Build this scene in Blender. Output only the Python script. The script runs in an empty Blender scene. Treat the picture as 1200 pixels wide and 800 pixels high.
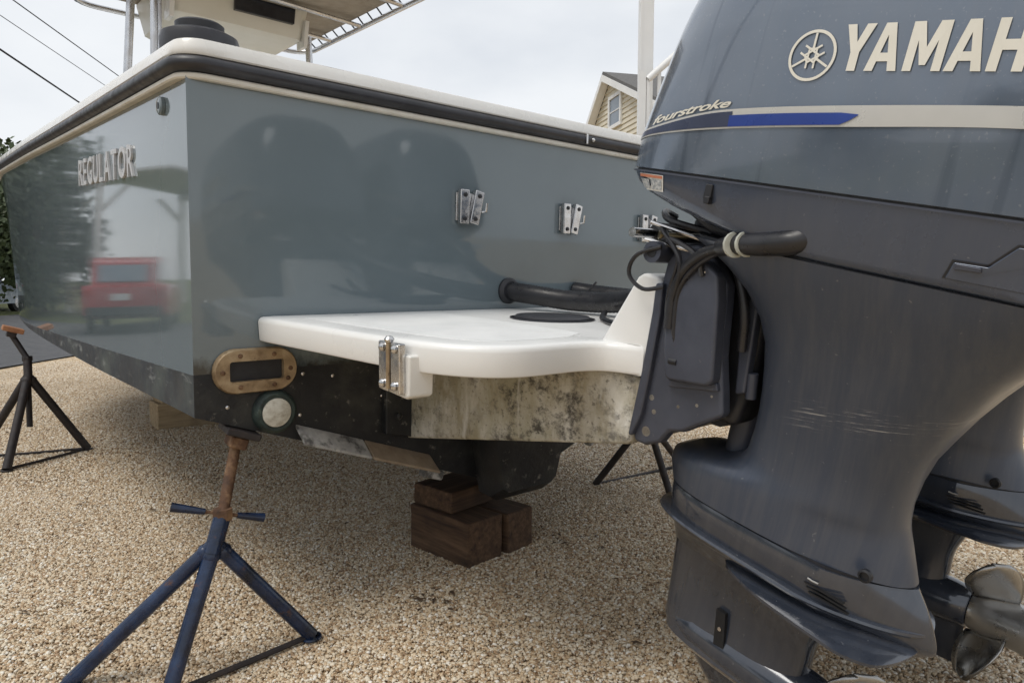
import bpy, bmesh, math, random
import numpy as np
from mathutils import Vector, Matrix
random.seed(7); np.random.seed(7)
R = math.radians
SC = bpy.context.scene
COL = SC.collection

# ------------------------------------------------------------------ camera
CAM_H = 1.08
PIT = math.atan(68 / 800)
cd = bpy.data.cameras.new('camera'); cam = bpy.data.objects.new('camera', cd); COL.objects.link(cam)
cd.sensor_width = 36; cd.lens = 24.0; cd.clip_start = 0.05; cd.clip_end = 2000
cam.location = (0, 0, CAM_H); cam.rotation_euler = (R(90) - PIT, 0, 0)
SC.camera = cam

# ------------------------------------------------------------------ sky and sun
SUN_DIR = Vector((-0.42, -0.30, 1.0)).normalized()      # bright overcast: a high veiled sun
w = bpy.data.worlds.new('World'); SC.world = w; w.use_nodes = True
nt = w.node_tree; nt.nodes.clear()
def wn(t, **k):
    n = nt.nodes.new(t)
    for a, b in k.items(): setattr(n, a, b)
    return n
out = wn('ShaderNodeOutputWorld'); bg = wn('ShaderNodeBackground')
sky = wn('ShaderNodeTexSky', sky_type='NISHITA', sun_disc=False)
sky.sun_elevation = math.asin(SUN_DIR.z); sky.sun_rotation = math.atan2(SUN_DIR.x, SUN_DIR.y)
sky.air_density = 1.0; sky.dust_density = 2.5; sky.ozone_density = 1.0
scl = wn('ShaderNodeVectorMath', operation='SCALE'); scl.inputs['Scale'].default_value = 0.085
nt.links.new(sky.outputs[0], scl.inputs[0])
tc = wn('ShaderNodeTexCoord'); mp = wn('ShaderNodeMapping'); mp.inputs['Scale'].default_value = (1, 1, 2.2)
mp.inputs['Location'].default_value = (0.35, 0.1, 0.2)
nz = wn('ShaderNodeTexNoise'); nz.inputs['Scale'].default_value = 1.5; nz.inputs['Detail'].default_value = 6; nz.inputs['Roughness'].default_value = 0.5
rp = wn('ShaderNodeValToRGB'); rp.color_ramp.elements[0].position = 0.33; rp.color_ramp.elements[1].position = 0.62
rp.color_ramp.elements[0].color = (0.58, 0.58, 0.58, 1); rp.color_ramp.elements[1].color = (0.98, 0.98, 0.98, 1)
nt.links.new(tc.outputs['Generated'], mp.inputs[0]); nt.links.new(mp.outputs[0], nz.inputs['Vector']); nt.links.new(nz.outputs['Fac'], rp.inputs[0])
mx = wn('ShaderNodeMix', data_type='RGBA')
mx.inputs['B'].default_value = (0.725, 0.748, 0.775, 1)
nt.links.new(rp.outputs[0], mx.inputs['Factor']); nt.links.new(scl.outputs[0], mx.inputs['A'])
nt.links.new(mx.outputs['Result'], bg.inputs[0]); bg.inputs[1].default_value = 1.0
nt.links.new(bg.outputs[0], out.inputs[0])

sl = bpy.data.lights.new('sun', 'SUN'); so = bpy.data.objects.new('sun', sl); COL.objects.link(so)
sl.energy = 1.5; sl.angle = R(28); sl.color = (1.0, 0.95, 0.87)
so.rotation_euler = (-SUN_DIR).to_track_quat('-Z', 'Y').to_euler(); so.location = (10, 12, 25)

vs = SC.view_settings
vs.view_transform = 'Standard'; vs.look = 'None'; vs.exposure = 0.32; vs.gamma = 1.0; vs.use_curve_mapping = False
SC.cycles.use_denoising = True
SC.cycles.max_bounces = 5; SC.cycles.use_adaptive_sampling = True; SC.cycles.adaptive_threshold = .02
SC.cycles.caustics_reflective = False; SC.cycles.caustics_refractive = False

# ------------------------------------------------------------------ frames
fw = np.array([0, math.cos(PIT), -math.sin(PIT)]); upv = np.array([0, math.sin(PIT), math.cos(PIT)]); rt = np.array([1., 0, 0])
CP = np.array([0, 0, CAM_H])
def view_point(px, py, depth):           # survey helper: a spot on the sight line of a photo pixel, at a depth in metres
    return Vector(CP + depth * (fw + rt * (px - 600) / 800 + upv * (400 - py) / 800))
TH = R(49.2); BP = R(2.5)
EX = Vector((math.sin(TH), math.cos(TH), 0)); EYH = Vector((-math.cos(TH), math.sin(TH), 0))
def frame(o, pitch):
    ey = EYH * math.cos(pitch) + Vector((0, 0, math.sin(pitch))); ez = EX.cross(ey)
    m = Matrix((EX, ey, ez)).transposed().to_4x4(); m.translation = o
    return m
EY = EYH * math.cos(BP) + Vector((0, 0, math.sin(BP))); EZ = EX.cross(EY)
BOAT_M = frame(Vector((-.90, 1.91, .70)) + EX * 1.22 - EZ * .5, BP)

# ------------------------------------------------------------------ materials
MATS = {}
def lk(t, a, b): t.links.new(a, b)
def base_mat(name):
    m = bpy.data.materials.new(name); m.use_nodes = True
    return m, m.node_tree, m.node_tree.nodes['Principled BSDF']
def noise(t, scale, detail=4, rough=.55, vec=None, stretch=None, coord='Object'):
    n = t.nodes.new('ShaderNodeTexNoise'); n.inputs['Scale'].default_value = scale; n.inputs['Detail'].default_value = detail; n.inputs['Roughness'].default_value = rough
    c = t.nodes.new('ShaderNodeTexCoord'); v = c.outputs[coord]
    if stretch:
        mp = t.nodes.new('ShaderNodeMapping'); mp.inputs['Scale'].default_value = stretch; lk(t, v, mp.inputs[0]); v = mp.outputs[0]
    lk(t, v, n.inputs['Vector']); return n
def ramp(t, src, stops):
    r = t.nodes.new('ShaderNodeValToRGB'); e = r.color_ramp.elements
    while len(e) < len(stops): e.new(0.5)
    for i, (p, c) in enumerate(stops):
        e[i].position = p; e[i].color = (*c, 1) if len(c) == 3 else c
    lk(t, src, r.inputs[0]); return r
def mixc(t, fac, a, b, blend='MIX'):
    m = t.nodes.new('ShaderNodeMix'); m.data_type = 'RGBA'; m.blend_type = blend
    for k, v in (('Factor', fac), ('A', a), ('B', b)):
        if isinstance(v, (int, float)): m.inputs[k].default_value = v
        elif isinstance(v, tuple): m.inputs[k].default_value = (*v, 1)
        else: lk(t, v, m.inputs[k])
    return m.outputs['Result']
def bump(t, bsdf, src, strength, dist=.01):
    b = t.nodes.new('ShaderNodeBump'); b.inputs['Strength'].default_value = strength; b.inputs['Distance'].default_value = dist
    lk(t, src, b.inputs['Height']); lk(t, b.outputs[0], bsdf.inputs['Normal'])
def mottle(name, stops, rough=.5, metal=0., scale=6, detail=6, bumps=0., bscale=None, bdist=.004, coat=0., stretch=None, rvar=.12, spec=.5, second=None):
    if name in MATS: return MATS[name]
    m, t, b = base_mat(name)
    n = noise(t, scale, detail, .6, stretch=stretch)
    c = ramp(t, n.outputs['Fac'], stops).outputs[0]
    if second:                                  # (colour, scale, lo, hi, amount[, stretch])
        n2 = noise(t, second[1], 8, .65, stretch=second[5] if len(second) > 5 else None)
        f = ramp(t, n2.outputs['Fac'], [(second[2], (0, 0, 0)), (second[3], (second[4],) * 3)]).outputs[0]
        c = mixc(t, f, c, second[0])
    lk(t, c, b.inputs['Base Color'])
    b.inputs['Metallic'].default_value = metal; b.inputs['Specular IOR Level'].default_value = spec
    n3 = noise(t, scale * 2.3, 5)
    rr = ramp(t, n3.outputs['Fac'], [(.3, (max(rough - rvar, .02),) * 3), (.7, (min(rough + rvar, 1),) * 3)])
    lk(t, rr.outputs[0], b.inputs['Roughness'])
    b.inputs['Coat Weight'].default_value = coat; b.inputs['Coat Roughness'].default_value = .04
    if bumps:
        n4 = noise(t, bscale or scale * 4, 6); bump(t, b, n4.outputs['Fac'], bumps, bdist)
    MATS[name] = m; return m
def c3(r, g=None, b=None): return (r, r, r) if g is None else (r, g, b)

M_HULL = mottle('grey_gelcoat', [(.3, (.135, .170, .188)), (.7, (.148, .184, .203))], rough=.06, scale=3, rvar=.03, coat=.5, bumps=.003, bscale=2.2, bdist=.02, second=((.19, .22, .23), 9, .58, .85, .3))
def waterline_grime(src):
    m = src.copy(); m.name = 'grey_gelcoat_with_waterline_grime'; t = m.node_tree; b = t.nodes['Principled BSDF']; old = b.inputs['Base Color'].links[0].from_socket
    c = t.nodes.new('ShaderNodeTexCoord'); sp = t.nodes.new('ShaderNodeSeparateXYZ'); lk(t, c.outputs['Object'], sp.inputs[0])
    n = noise(t, 7, 12, .7, stretch=(1, 1, .7)); ad = t.nodes.new('ShaderNodeMath'); ad.operation = 'MULTIPLY_ADD'; ad.inputs[1].default_value = .22; lk(t, n.outputs['Fac'], ad.inputs[0]); 
    ng = t.nodes.new('ShaderNodeMath'); ng.operation = 'MULTIPLY'; ng.inputs[1].default_value = -1; lk(t, sp.outputs['Z'], ng.inputs[0]); lk(t, ng.outputs[0], ad.inputs[2])
    mr = t.nodes.new('ShaderNodeMapRange'); mr.inputs[1].default_value = -.555; mr.inputs[2].default_value = -.515; mr.inputs[4].default_value = .92; lk(t, ad.outputs[0], mr.inputs[0])
    lk(t, mixc(t, mr.outputs[0], old, (.022, .023, .021)), b.inputs['Base Color'])
    # thin dried drips
    return m
M_HULLT = waterline_grime(M_HULL)
M_BLACKB = mottle('worn_black_bottom_paint', [(.3, (.005, .006, .008)), (.5, (.010, .011, .013)), (.68, (.040, .040, .036))], rough=.6, scale=5, detail=12, bumps=.45, bscale=60, bdist=.004, second=((.24, .23, .20), 26, .60, .72, .8))
M_BAND = mottle('scuffed_blue_black_boot_paint', [(.3, (.012, .016, .022)), (.5, (.024, .031, .040)), (.72, (.060, .075, .074))], rough=.6, scale=5, bumps=.15, bscale=40, second=((.30, .32, .32), 8, .57, .70, .6, (1, .8, 2.5)))
M_WHITE = mottle('white_gelcoat', [(.3, (.70, .69, .655)), (.7, (.79, .785, .76))], rough=.28, scale=4, coat=.2, second=((.62, .59, .53), 7, .55, .9, .25))
M_PLAT = mottle('clean_white_non_skid_gelcoat', [(.3, (.755, .755, .74)), (.7, (.79, .79, .775))], rough=.34, scale=1.5, detail=3, coat=.15, bumps=.10, bscale=420, bdist=.001, second=((.66, .64, .60), 2.2, .62, .9, .25, (1, 5, 1)))
M_SKID = mottle('worn_non_skid', [(.3, (.66, .67, .665)), (.7, (.74, .745, .735))], rough=.6, scale=5, detail=8, bumps=.5, bscale=500, bdist=.0015, second=((.50, .48, .44), 6, .58, .80, .35, (1, 3, 1)))
M_FLANGE = mottle('dirty_cream_joint_strip', [(.3, (.58, .55, .48)), (.7, (.72, .70, .64))], rough=.5, scale=9, second=((.22, .19, .15), 40, .62, .75, .6))
M_STAIN = mottle('grimy_chalky_fibreglass', [(.32, (.36, .33, .27)), (.5, (.52, .50, .44)), (.66, (.66, .65, .61))], rough=.7, scale=9, detail=14, bumps=.4, bscale=70)
def grime(m):
    t = m.node_tree; b = t.nodes['Principled BSDF']; old = b.inputs['Base Color'].links[0].from_socket
    n = noise(t, 8, 12, .7, stretch=(1, 1, .5)); f = ramp(t, n.outputs['Fac'], [(.44, (0, 0, 0)), (.62, (.8,) * 3)]).outputs[0]
    c = mixc(t, f, old, (.24, .20, .11))
    n5 = noise(t, 3, 8, .6); f5 = ramp(t, n5.outputs['Fac'], [(.45, (0, 0, 0)), (.65, (.55,) * 3)]).outputs[0]
    c = mixc(t, f5, c, (.37, .36, .27))
    n2 = noise(t, 17, 14, .78, stretch=(1, .7, 1)); f2 = ramp(t, n2.outputs['Fac'], [(.49, (0, 0, 0)), (.60, (.92,) * 3)]).outputs[0]
    n6 = noise(t, 2.6, 6, .6); f6 = ramp(t, n6.outputs['Fac'], [(.40, (.1, .1, .1)), (.58, (1, 1, 1))]).outputs[0]
    c = mixc(t, mixc(t, 1.0, f2, f6, 'MULTIPLY'), c, (.035, .031, .026))
    n3 = noise(t, 70, 4, .6); f3 = ramp(t, n3.outputs['Fac'], [(.60, (0, 0, 0)), (.68, (.6,) * 3)]).outputs[0]
    c = mixc(t, f3, c, (.06, .05, .04))
    n4 = noise(t, 6, 8, .6, stretch=(1, 3.5, .6)); f4 = ramp(t, n4.outputs['Fac'], [(.62, (0, 0, 0)), (.70, (.7,) * 3)]).outputs[0]
    c = mixc(t, f4, c, (.62, .61, .57))
    lk(t, c, b.inputs['Base Color']); return m
grime(M_STAIN)
M_RUB = mottle('black_rubber', [(.3, (.014, .014, .017)), (.7, (.028, .028, .034))], rough=.42, scale=12, second=((.10, .10, .11), 30, .6, .85, .4))
M_HOSE = mottle('black_corrugated_hose', [(.3, (.012, .012, .014)), (.7, (.022, .022, .026))], rough=.35, scale=20)
M_STEEL = mottle('stainless_steel', [(.3, (.50, .49, .49)), (.7, (.66, .65, .64))], rough=.22, metal=1, scale=25, second=((.30, .22, .16), 40, .66, .8, .5))
M_SILVL = mottle('silver_raised_letter', [(.3, (.50, .50, .51)), (.7, (.62, .62, .63))], rough=.35, metal=.3, scale=30)
M_ALU = mottle('anodised_aluminium_tube', [(.3, (.55, .55, .56)), (.7, (.68, .68, .69))], rough=.28, metal=1, scale=8)
M_BRONZE = mottle('weathered_bronze', [(.3, (.20, .135, .075)), (.55, (.36, .265, .16)), (.75, (.50, .41, .28))], rough=.5, metal=.35, scale=22, bumps=.25, bscale=70, second=((.07, .045, .025), 34, .6, .72, .8))
M_LENS = mottle('clouded_lamp_lens', [(.3, (.33, .30, .24)), (.5, (.55, .54, .48)), (.7, (.66, .66, .61))], rough=.5, scale=55)
M_GREENRING = mottle('verdigris_ring', [(.3, (.012, .018, .018)), (.6, (.03, .05, .045)), (.8, (.16, .19, .16))], rough=.7, scale=34, bumps=.3)
M_CREAM = mottle('cream_fibreglass', [(.3, (.68, .66, .58)), (.7, (.76, .74, .67))], rough=.4, scale=3)
M_CANVAS = mottle('brown_beige_canvas', [(.3, (.30, .255, .20)), (.7, (.38, .33, .265))], rough=.9, scale=14, bumps=.2, bscale=200)
M_DARKGL = mottle('dark_tinted_panel', [(.3, (.012, .013, .018)), (.7, (.03, .032, .04))], rough=.12, scale=9)
M_PAINT = None
def engine_paint(name, a, bcol, streak, rough):
    m, t, b = base_mat(name)
    n = noise(t, 5, 6); c = ramp(t, n.outputs['Fac'], [(.3, a), (.7, bcol)]).outputs[0]
    # run-off streaks down the panel: fine in y, long in z
    n2 = noise(t, 1.0, 9, .7, stretch=(14, 42, 2.2))
    f = ramp(t, n2.outputs['Fac'], [(.42, (0, 0, 0)), (.72, (streak,) * 3)]).outputs[0]
    c = mixc(t, f, c, (.155, .155, .158))
    n5 = noise(t, 90, 3); f5 = ramp(t, n5.outputs['Fac'], [(.70, (0, 0, 0)), (.76, (.35,) * 3)]).outputs[0]
    c = mixc(t, f5, c, (.3, .3, .3))
    lk(t, c, b.inputs['Base Color'])
    b.inputs['Metallic'].default_value = .25
    n3 = noise(t, 12, 5); rr = ramp(t, n3.outputs['Fac'], [(.3, (rough - .06,) * 3), (.7, (rough + .10,) * 3)])
    lk(t, rr.outputs[0], b.inputs['Roughness'])
    b.inputs['Coat Weight'].default_value = .5; b.inputs['Coat Roughness'].default_value = .08
    n4 = noise(t, 240, 2); bump(t, b, n4.outputs['Fac'], .03, .001)
    return m
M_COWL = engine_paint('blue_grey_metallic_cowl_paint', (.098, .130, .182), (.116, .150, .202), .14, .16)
M_COWL.node_tree.nodes['Principled BSDF'].inputs['Coat Weight'].default_value = .9; M_COWL.node_tree.nodes['Principled BSDF'].inputs['Coat Roughness'].default_value = .04
def dusty(m):
    t = m.node_tree; b = t.nodes['Principled BSDF']; old = b.inputs['Base Color'].links[0].from_socket
    n = noise(t, 2.6, 7, .6, stretch=(1, 1, .8)); c = mixc(t, ramp(t, n.outputs['Fac'], [(.40, (0, 0, 0)), (.68, (.55,) * 3)]).outputs[0], old, (.17, .195, .235))
    # dried drip marks, thin and nearly upright
    n2 = noise(t, 1, 3, .5, stretch=(9, 26, .7)); c = mixc(t, ramp(t, n2.outputs['Fac'], [(.60, (0, 0, 0)), (.66, (.5,) * 3)]).outputs[0], c, (.072, .094, .13))
    n3 = noise(t, 170, 2, .5); c = mixc(t, ramp(t, n3.outputs['Fac'], [(.66, (0, 0, 0)), (.72, (.35,) * 3)]).outputs[0], c, (.28, .30, .33))
    lk(t, c, b.inputs['Base Color']); return m
dusty(M_COWL)
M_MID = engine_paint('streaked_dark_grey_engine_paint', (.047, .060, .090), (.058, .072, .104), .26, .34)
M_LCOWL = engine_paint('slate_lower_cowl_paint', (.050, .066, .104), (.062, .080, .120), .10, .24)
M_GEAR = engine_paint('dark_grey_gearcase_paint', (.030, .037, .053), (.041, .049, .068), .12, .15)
M_GEAR.node_tree.nodes['Principled BSDF'].inputs['Coat Weight'].default_value = .9
def scratched(src):
    m = src.copy(); m.name = 'scraped_dark_grey_engine_paint'; t = m.node_tree; b = t.nodes['Principled BSDF']
    old = b.inputs['Base Color'].links[0].from_socket
    c = t.nodes.new('ShaderNodeTexCoord'); sp = t.nodes.new('ShaderNodeSeparateXYZ'); lk(t, c.outputs['Object'], sp.inputs[0])
    def band(sock, lo, hi, soft):
        a = t.nodes.new('ShaderNodeMapRange'); a.inputs[1].default_value = lo - soft; a.inputs[2].default_value = lo + soft
        d = t.nodes.new('ShaderNodeMapRange'); d.inputs[1].default_value = hi + soft; d.inputs[2].default_value = hi - soft
        lk(t, sock, a.inputs[0]); lk(t, sock, d.inputs[0])
        mu = t.nodes.new('ShaderNodeMath'); mu.operation = 'MULTIPLY'; lk(t, a.outputs[0], mu.inputs[0]); lk(t, d.outputs[0], mu.inputs[1]); return mu.outputs[0]
    # the scrape runs level, so its height in the tilted frame rises going aft
    ad = t.nodes.new('ShaderNodeMath'); ad.operation = 'MULTIPLY_ADD'; ad.inputs[1].default_value = .23; lk(t, sp.outputs['Y'], ad.inputs[0]); lk(t, sp.outputs['Z'], ad.inputs[2])
    cb_ = t.nodes.new('ShaderNodeCombineXYZ'); lk(t, sp.outputs['Y'], cb_.inputs[1]); lk(t, ad.outputs[0], cb_.inputs[2])
    n = noise(t, 1, 6, .7); mp_ = t.nodes.new('ShaderNodeMapping'); mp_.inputs['Scale'].default_value = (1, 9, 260); lk(t, cb_.outputs[0], mp_.inputs[0]); lk(t, mp_.outputs[0], n.inputs['Vector'])
    f = ramp(t, n.outputs['Fac'], [(.56, (0, 0, 0)), (.66, (.9, .9, .9))]).outputs[0]
    k = t.nodes.new('ShaderNodeMath'); k.operation = 'MULTIPLY'; lk(t, band(sp.outputs['Y'], -.64, -.40, .05), k.inputs[0]); lk(t, band(ad.outputs[0], -.078, -.028, .010), k.inputs[1])
    k2 = t.nodes.new('ShaderNodeMath'); k2.operation = 'MULTIPLY'; lk(t, k.outputs[0], k2.inputs[0]); lk(t, f, k2.inputs[1])
    lk(t, mixc(t, k2.outputs[0], old, (.55, .54, .52)), b.inputs['Base Color'])
    return m
M_MID.node_tree.nodes['Principled BSDF'].inputs['Coat Weight'].default_value = .15
M_MIDS = scratched(M_MID)
M_CLAMP = mottle('slate_cast_bracket_paint', [(.3, (.048, .054, .075)), (.7, (.070, .078, .105))], rough=.42, metal=.2, scale=14, second=((.30, .29, .27), 45, .66, .76, .5))
M_BLACKPART = mottle('black_parts_and_hole_dark', [(.3, (.010, .011, .014)), (.7, (.020, .021, .026))], rough=.5, scale=14)  # own black of the parts; also painted on as the dark of openings
M_BLACKHOLE = mottle('painted_slot_dark', [(.3, (.003, .003, .004)), (.7, (.008, .008, .009))], rough=.7, scale=9)  # flat black painted for the dark inside the intake and vent slots
M_SILVER = mottle('silver_decal', [(.3, (.50, .50, .48)), (.7, (.58, .575, .55))], rough=.35, metal=.25, scale=5)
M_BLUE = mottle('blue_decal', [(.3, (.018, .045, .24)), (.7, (.025, .06, .30))], rough=.3, scale=8)
M_SLATE = mottle('slate_decal', [(.3, (.035, .045, .085)), (.7, (.05, .062, .11))], rough=.3, scale=8)
M_LETTER = mottle('cream_white_decal', [(.3, (.66, .64, .56)), (.7, (.74, .72, .65))], rough=.4, scale=8)
M_LABEL = mottle('white_paper_label', [(.3, (.70, .71, .70)), (.7, (.78, .78, .76))], rough=.5, scale=30)
M_LABELR = mottle('faded_red_print', [(.3, (.45, .16, .09)), (.7, (.55, .22, .13))], rough=.5, scale=50)
M_PRINT = mottle('grey_print', [(.4, (.30, .33, .36)), (.6, (.55, .57, .58))], rough=.5, scale=160, detail=1)
M_BRASS = mottle('tarnished_brass', [(.3, (.22, .19, .12)), (.7, (.36, .32, .22))], rough=.35, metal=.9, scale=40)
M_CLIP = mottle('pale_plastic_tie', [(.3, (.42, .43, .38)), (.7, (.55, .56, .5))], rough=.4, scale=40)
M_PROP = mottle('worn_dark_propeller', [(.3, (.26, .255, .25)), (.7, (.42, .41, .39))], rough=.25, metal=.9, scale=7)
M_HUB = mottle('grey_brown_propeller_hub', [(.3, (.36, .35, .33)), (.7, (.52, .505, .48))], rough=.32, metal=.85, scale=9)
M_BLUEP = mottle('chipped_blue_stand_paint', [(.35, (.006, .009, .018)), (.52, (.010, .022, .058)), (.75, (.028, .055, .125))], rough=.25, scale=9, second=((.10, .045, .02), 22, .60, .70, .85), bumps=.15, bscale=80)
M_RUST = mottle('flaking_rust', [(.32, (.035, .018, .011)), (.5, (.10, .050, .025)), (.72, (.27, .165, .09))], rough=.8, scale=20, bumps=.4, bscale=90)
M_DKSTAND = mottle('dark_rusted_stand_paint', [(.3, (.012, .010, .012)), (.7, (.032, .024, .022))], rough=.6, scale=16, second=((.09, .045, .022), 26, .6, .75, .6))
M_PLY = mottle('orange_worn_plywood_pad', [(.3, (.26, .11, .05)), (.7, (.42, .20, .10))], rough=.8, scale=12)
def wood(name, a, b_, c_):
    m, t, b = base_mat(name)
    n = noise(t, 3, 8, .65, stretch=(1.2, 16, 16)); c = ramp(t, n.outputs['Fac'], [(.3, a), (.5, b_), (.72, c_)]).outputs[0]
    n2 = noise(t, 5, 5); c = mixc(t, ramp(t, n2.outputs['Fac'], [(.5, (0, 0, 0)), (.75, (.7,) * 3)]).outputs[0], c, tuple(x * .35 for x in a))
    lk(t, c, b.inputs['Base Color']); b.inputs['Roughness'].default_value = .85; bump(t, b, n.outputs['Fac'], .5, .004); return m
M_WOOD = wood('dark_weathered_timber', (.026, .014, .008), (.072, .039, .020), (.135, .080, .044))
M_WOODP = wood('pale_timber', (.22, .16, .09), (.36, .27, .16), (.46, .36, .23))
M_TAN = mottle('tan_fouled_plate', [(.3, (.20, .15, .105)), (.7, (.33, .27, .20))], rough=.8, scale=18, bumps=.3)
M_GREYPR = mottle('chalky_grey_primer', [(.3, (.24, .24, .24)), (.7, (.46, .46, .45))], rough=.75, scale=20, second=((.04, .04, .04), 18, .50, .62, .85))
M_SIDING = mottle('tan_vinyl_siding', [(.3, (.62, .57, .45)), (.7, (.70, .65, .53))], rough=.6, scale=3)
M_TRIMW = mottle('white_vinyl_trim', [(.3, (.72, .725, .72)), (.7, (.80, .80, .79))], rough=.45, scale=2)
M_ROOF = mottle('grey_shingle', [(.3, (.085, .085, .085)), (.7, (.16, .155, .15))], rough=.9, scale=20, bumps=.3)
M_GLASS = mottle('window_glass', [(.3, (.16, .20, .25)), (.7, (.20, .24, .29))], rough=.06, scale=2)
M_WIRE = mottle('black_cable', [(.3, (.01, .01, .012)), (.7, (.02, .02, .022))], rough=.6, scale=5)
M_BARK = mottle('bark', [(.3, (.05, .035, .025)), (.7, (.13, .10, .075))], rough=.9, scale=9, bumps=.5, stretch=(3, 3, .6))
M_ASPH = mottle('asphalt', [(.3, (.050, .052, .056)), (.7, (.085, .087, .092))], rough=.85, scale=4, detail=12, bumps=.3, bscale=150)
M_LAWN = mottle('mown_grass', [(.3, (.075, .095, .03)), (.7, (.16, .165, .06))], rough=.95, scale=5, detail=10, bumps=.6, bscale=90, bdist=.03)
M_REDCAR = mottle('red_car_paint', [(.3, (.34, .012, .016)), (.7, (.40, .018, .022))], rough=.25, scale=3, coat=.5)
M_SILCAR = mottle('pale_blue_car_paint', [(.3, (.36, .42, .48)), (.7, (.42, .48, .54))], rough=.25, scale=3, coat=.5)
M_TYRE = mottle('tyre_rubber', [(.3, (.012, .012, .012)), (.7, (.025, .025, .025))], rough=.8, scale=20)
M_LAMPR = mottle('red_lamp_plastic', [(.3, (.35, .01, .01)), (.7, (.45, .02, .02))], rough=.2, scale=20)
def leaf_mat(name, a, b_):
    m, t, b = base_mat(name)
    n = noise(t, 1.3, 5); c = ramp(t, n.outputs['Fac'], [(.3, a), (.7, b_)]).outputs[0]
    lk(t, c, b.inputs['Base Color']); b.inputs['Roughness'].default_value = .6; return m
M_LEAF = leaf_mat('tree_leaves', (.030, .050, .018), (.085, .115, .042))
M_LEAF2 = leaf_mat('dark_evergreen_leaves', (.020, .034, .018), (.050, .070, .034))

# ------------------------------------------------------------------ mesh helpers
def mesh_obj(name, v, f, mat=None, parent=None, smooth=True, ang=40, bevel=0., bseg=2, recalc=True):
    me = bpy.data.meshes.new(name); me.from_pydata([tuple(p) for p in v], [], f)
    if recalc:
        bm = bmesh.new(); bm.from_mesh(me); bmesh.ops.recalc_face_normals(bm, faces=bm.faces); bm.to_mesh(me); bm.free()
    if smooth and len(me.polygons):
        me.polygons.foreach_set('use_smooth', [True] * len(me.polygons)); me.set_sharp_from_angle(angle=R(ang))
    o = bpy.data.objects.new(name, me); COL.objects.link(o)
    if mat: me.materials.append(mat)
    if parent: o.parent = parent
    if bevel:
        b = o.modifiers.new('bevel', 'BEVEL'); b.width = bevel; b.segments = bseg; b.limit_method = 'ANGLE'; b.angle_limit = R(35)
        b.harden_normals = True
    return o
def empty(name, label, cat, group=None, matrix=None, loc=None):
    o = bpy.data.objects.new(name, None); COL.objects.link(o); o.empty_display_size = .2
    if matrix is not None: o.matrix_world = matrix
    if loc is not None: o.location = loc
    return tag(o, label, cat, group)
def tag(o, label, cat, group=None):
    o['label'] = label; o['category'] = cat
    if group: o['group'] = group
    return o
def structure(o): o['kind'] = 'structure'; return o
def loft(rings, closed=True, cap=True):
    n = len(rings[0]); v = [p for r in rings for p in r]; f = []
    for i in range(len(rings) - 1):
        for j in range(n if closed else n - 1):
            a = i * n + j; b = i * n + (j + 1) % n; f.append((a, b, b + n, a + n))
    if cap and closed:
        f.append(tuple(range(n))[::-1]); f.append(tuple(range((len(rings) - 1) * n, len(rings) * n)))
    return v, f
def merge(*vf):
    v, f = [], []
    for a, b in vf:
        k = len(v); v += [tuple(p) for p in a]; f += [tuple(i + k for i in q) for q in b]
    return v, f
def box(c, s, rot=None):
    x, y, z = (q / 2 for q in s); pts = [Vector((i * x, j * y, k * z)) for k in (-1, 1) for j in (-1, 1) for i in (-1, 1)]
    if rot is not None: pts = [rot @ p for p in pts]
    c = Vector(c)
    return [tuple(p + c) for p in pts], [(0, 2, 3, 1), (4, 5, 7, 6), (0, 1, 5, 4), (2, 6, 7, 3), (0, 4, 6, 2), (1, 3, 7, 5)]
def prism(outline, axis, a, b):
    """outline: 2-D points; extruded along axis ('x': (y,z), 'y': (x,z), 'z': (x,y)) from a to b"""
    def mk(p, h): return {'x': (h, p[0], p[1]), 'y': (p[0], h, p[1]), 'z': (p[0], p[1], h)}[axis]
    n = len(outline); v = [mk(p, a) for p in outline] + [mk(p, b) for p in outline]
    f = [tuple(range(n))[::-1], tuple(range(n, 2 * n))] + [(i, (i + 1) % n, (i + 1) % n + n, i + n) for i in range(n)]
    return v, f
def tube(path, r, n=12, cap=True, smooth_path=0):
    P = [Vector(p) for p in path]
    if smooth_path: P = catmull(P, smooth_path)
    rr = r if isinstance(r, (list, tuple)) else [r] * len(P)
    if len(rr) != len(P): rr = list(np.interp(np.linspace(0, 1, len(P)), np.linspace(0, 1, len(rr)), rr))
    rings = []; t0 = (P[1] - P[0]).normalized(); u = t0.orthogonal().normalized()
    for i, p in enumerate(P):
        t = (P[min(i + 1, len(P) - 1)] - P[max(i - 1, 0)]).normalized()
        u = (u - t * u.dot(t)).normalized(); v = t.cross(u)
        rings.append([tuple(p + (u * math.cos(a) + v * math.sin(a)) * rr[i]) for a in np.linspace(0, 2 * math.pi, n, endpoint=False)])
    return loft(rings, True, cap)
def catmull(P, k):
    Q = [P[0] * 2 - P[1]] + P + [P[-1] * 2 - P[-2]]; o = []
    for i in range(1, len(Q) - 2):
        a, b, c, d = Q[i - 1:i + 3]
        for s in range(k):
            t = s / k; o.append(.5 * ((2 * b) + (c - a) * t + (2 * a - 5 * b + 4 * c - d) * t * t + (3 * b - a - 3 * c + d) * t ** 3))
    o.append(P[-1]); return o
def lathe(prof, n=24, axis='z', c=(0, 0, 0)):
    rings = []
    for r, h in prof:
        ring = []
        for a in np.linspace(0, 2 * math.pi, n, endpoint=False):
            p = (r * math.cos(a), r * math.sin(a), h)
            if axis == 'x': p = (h, p[0], p[1])
            if axis == 'y': p = (p[0], h, p[1])
            ring.append((p[0] + c[0], p[1] + c[1], p[2] + c[2]))
        rings.append(ring)
    return loft(rings)
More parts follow.
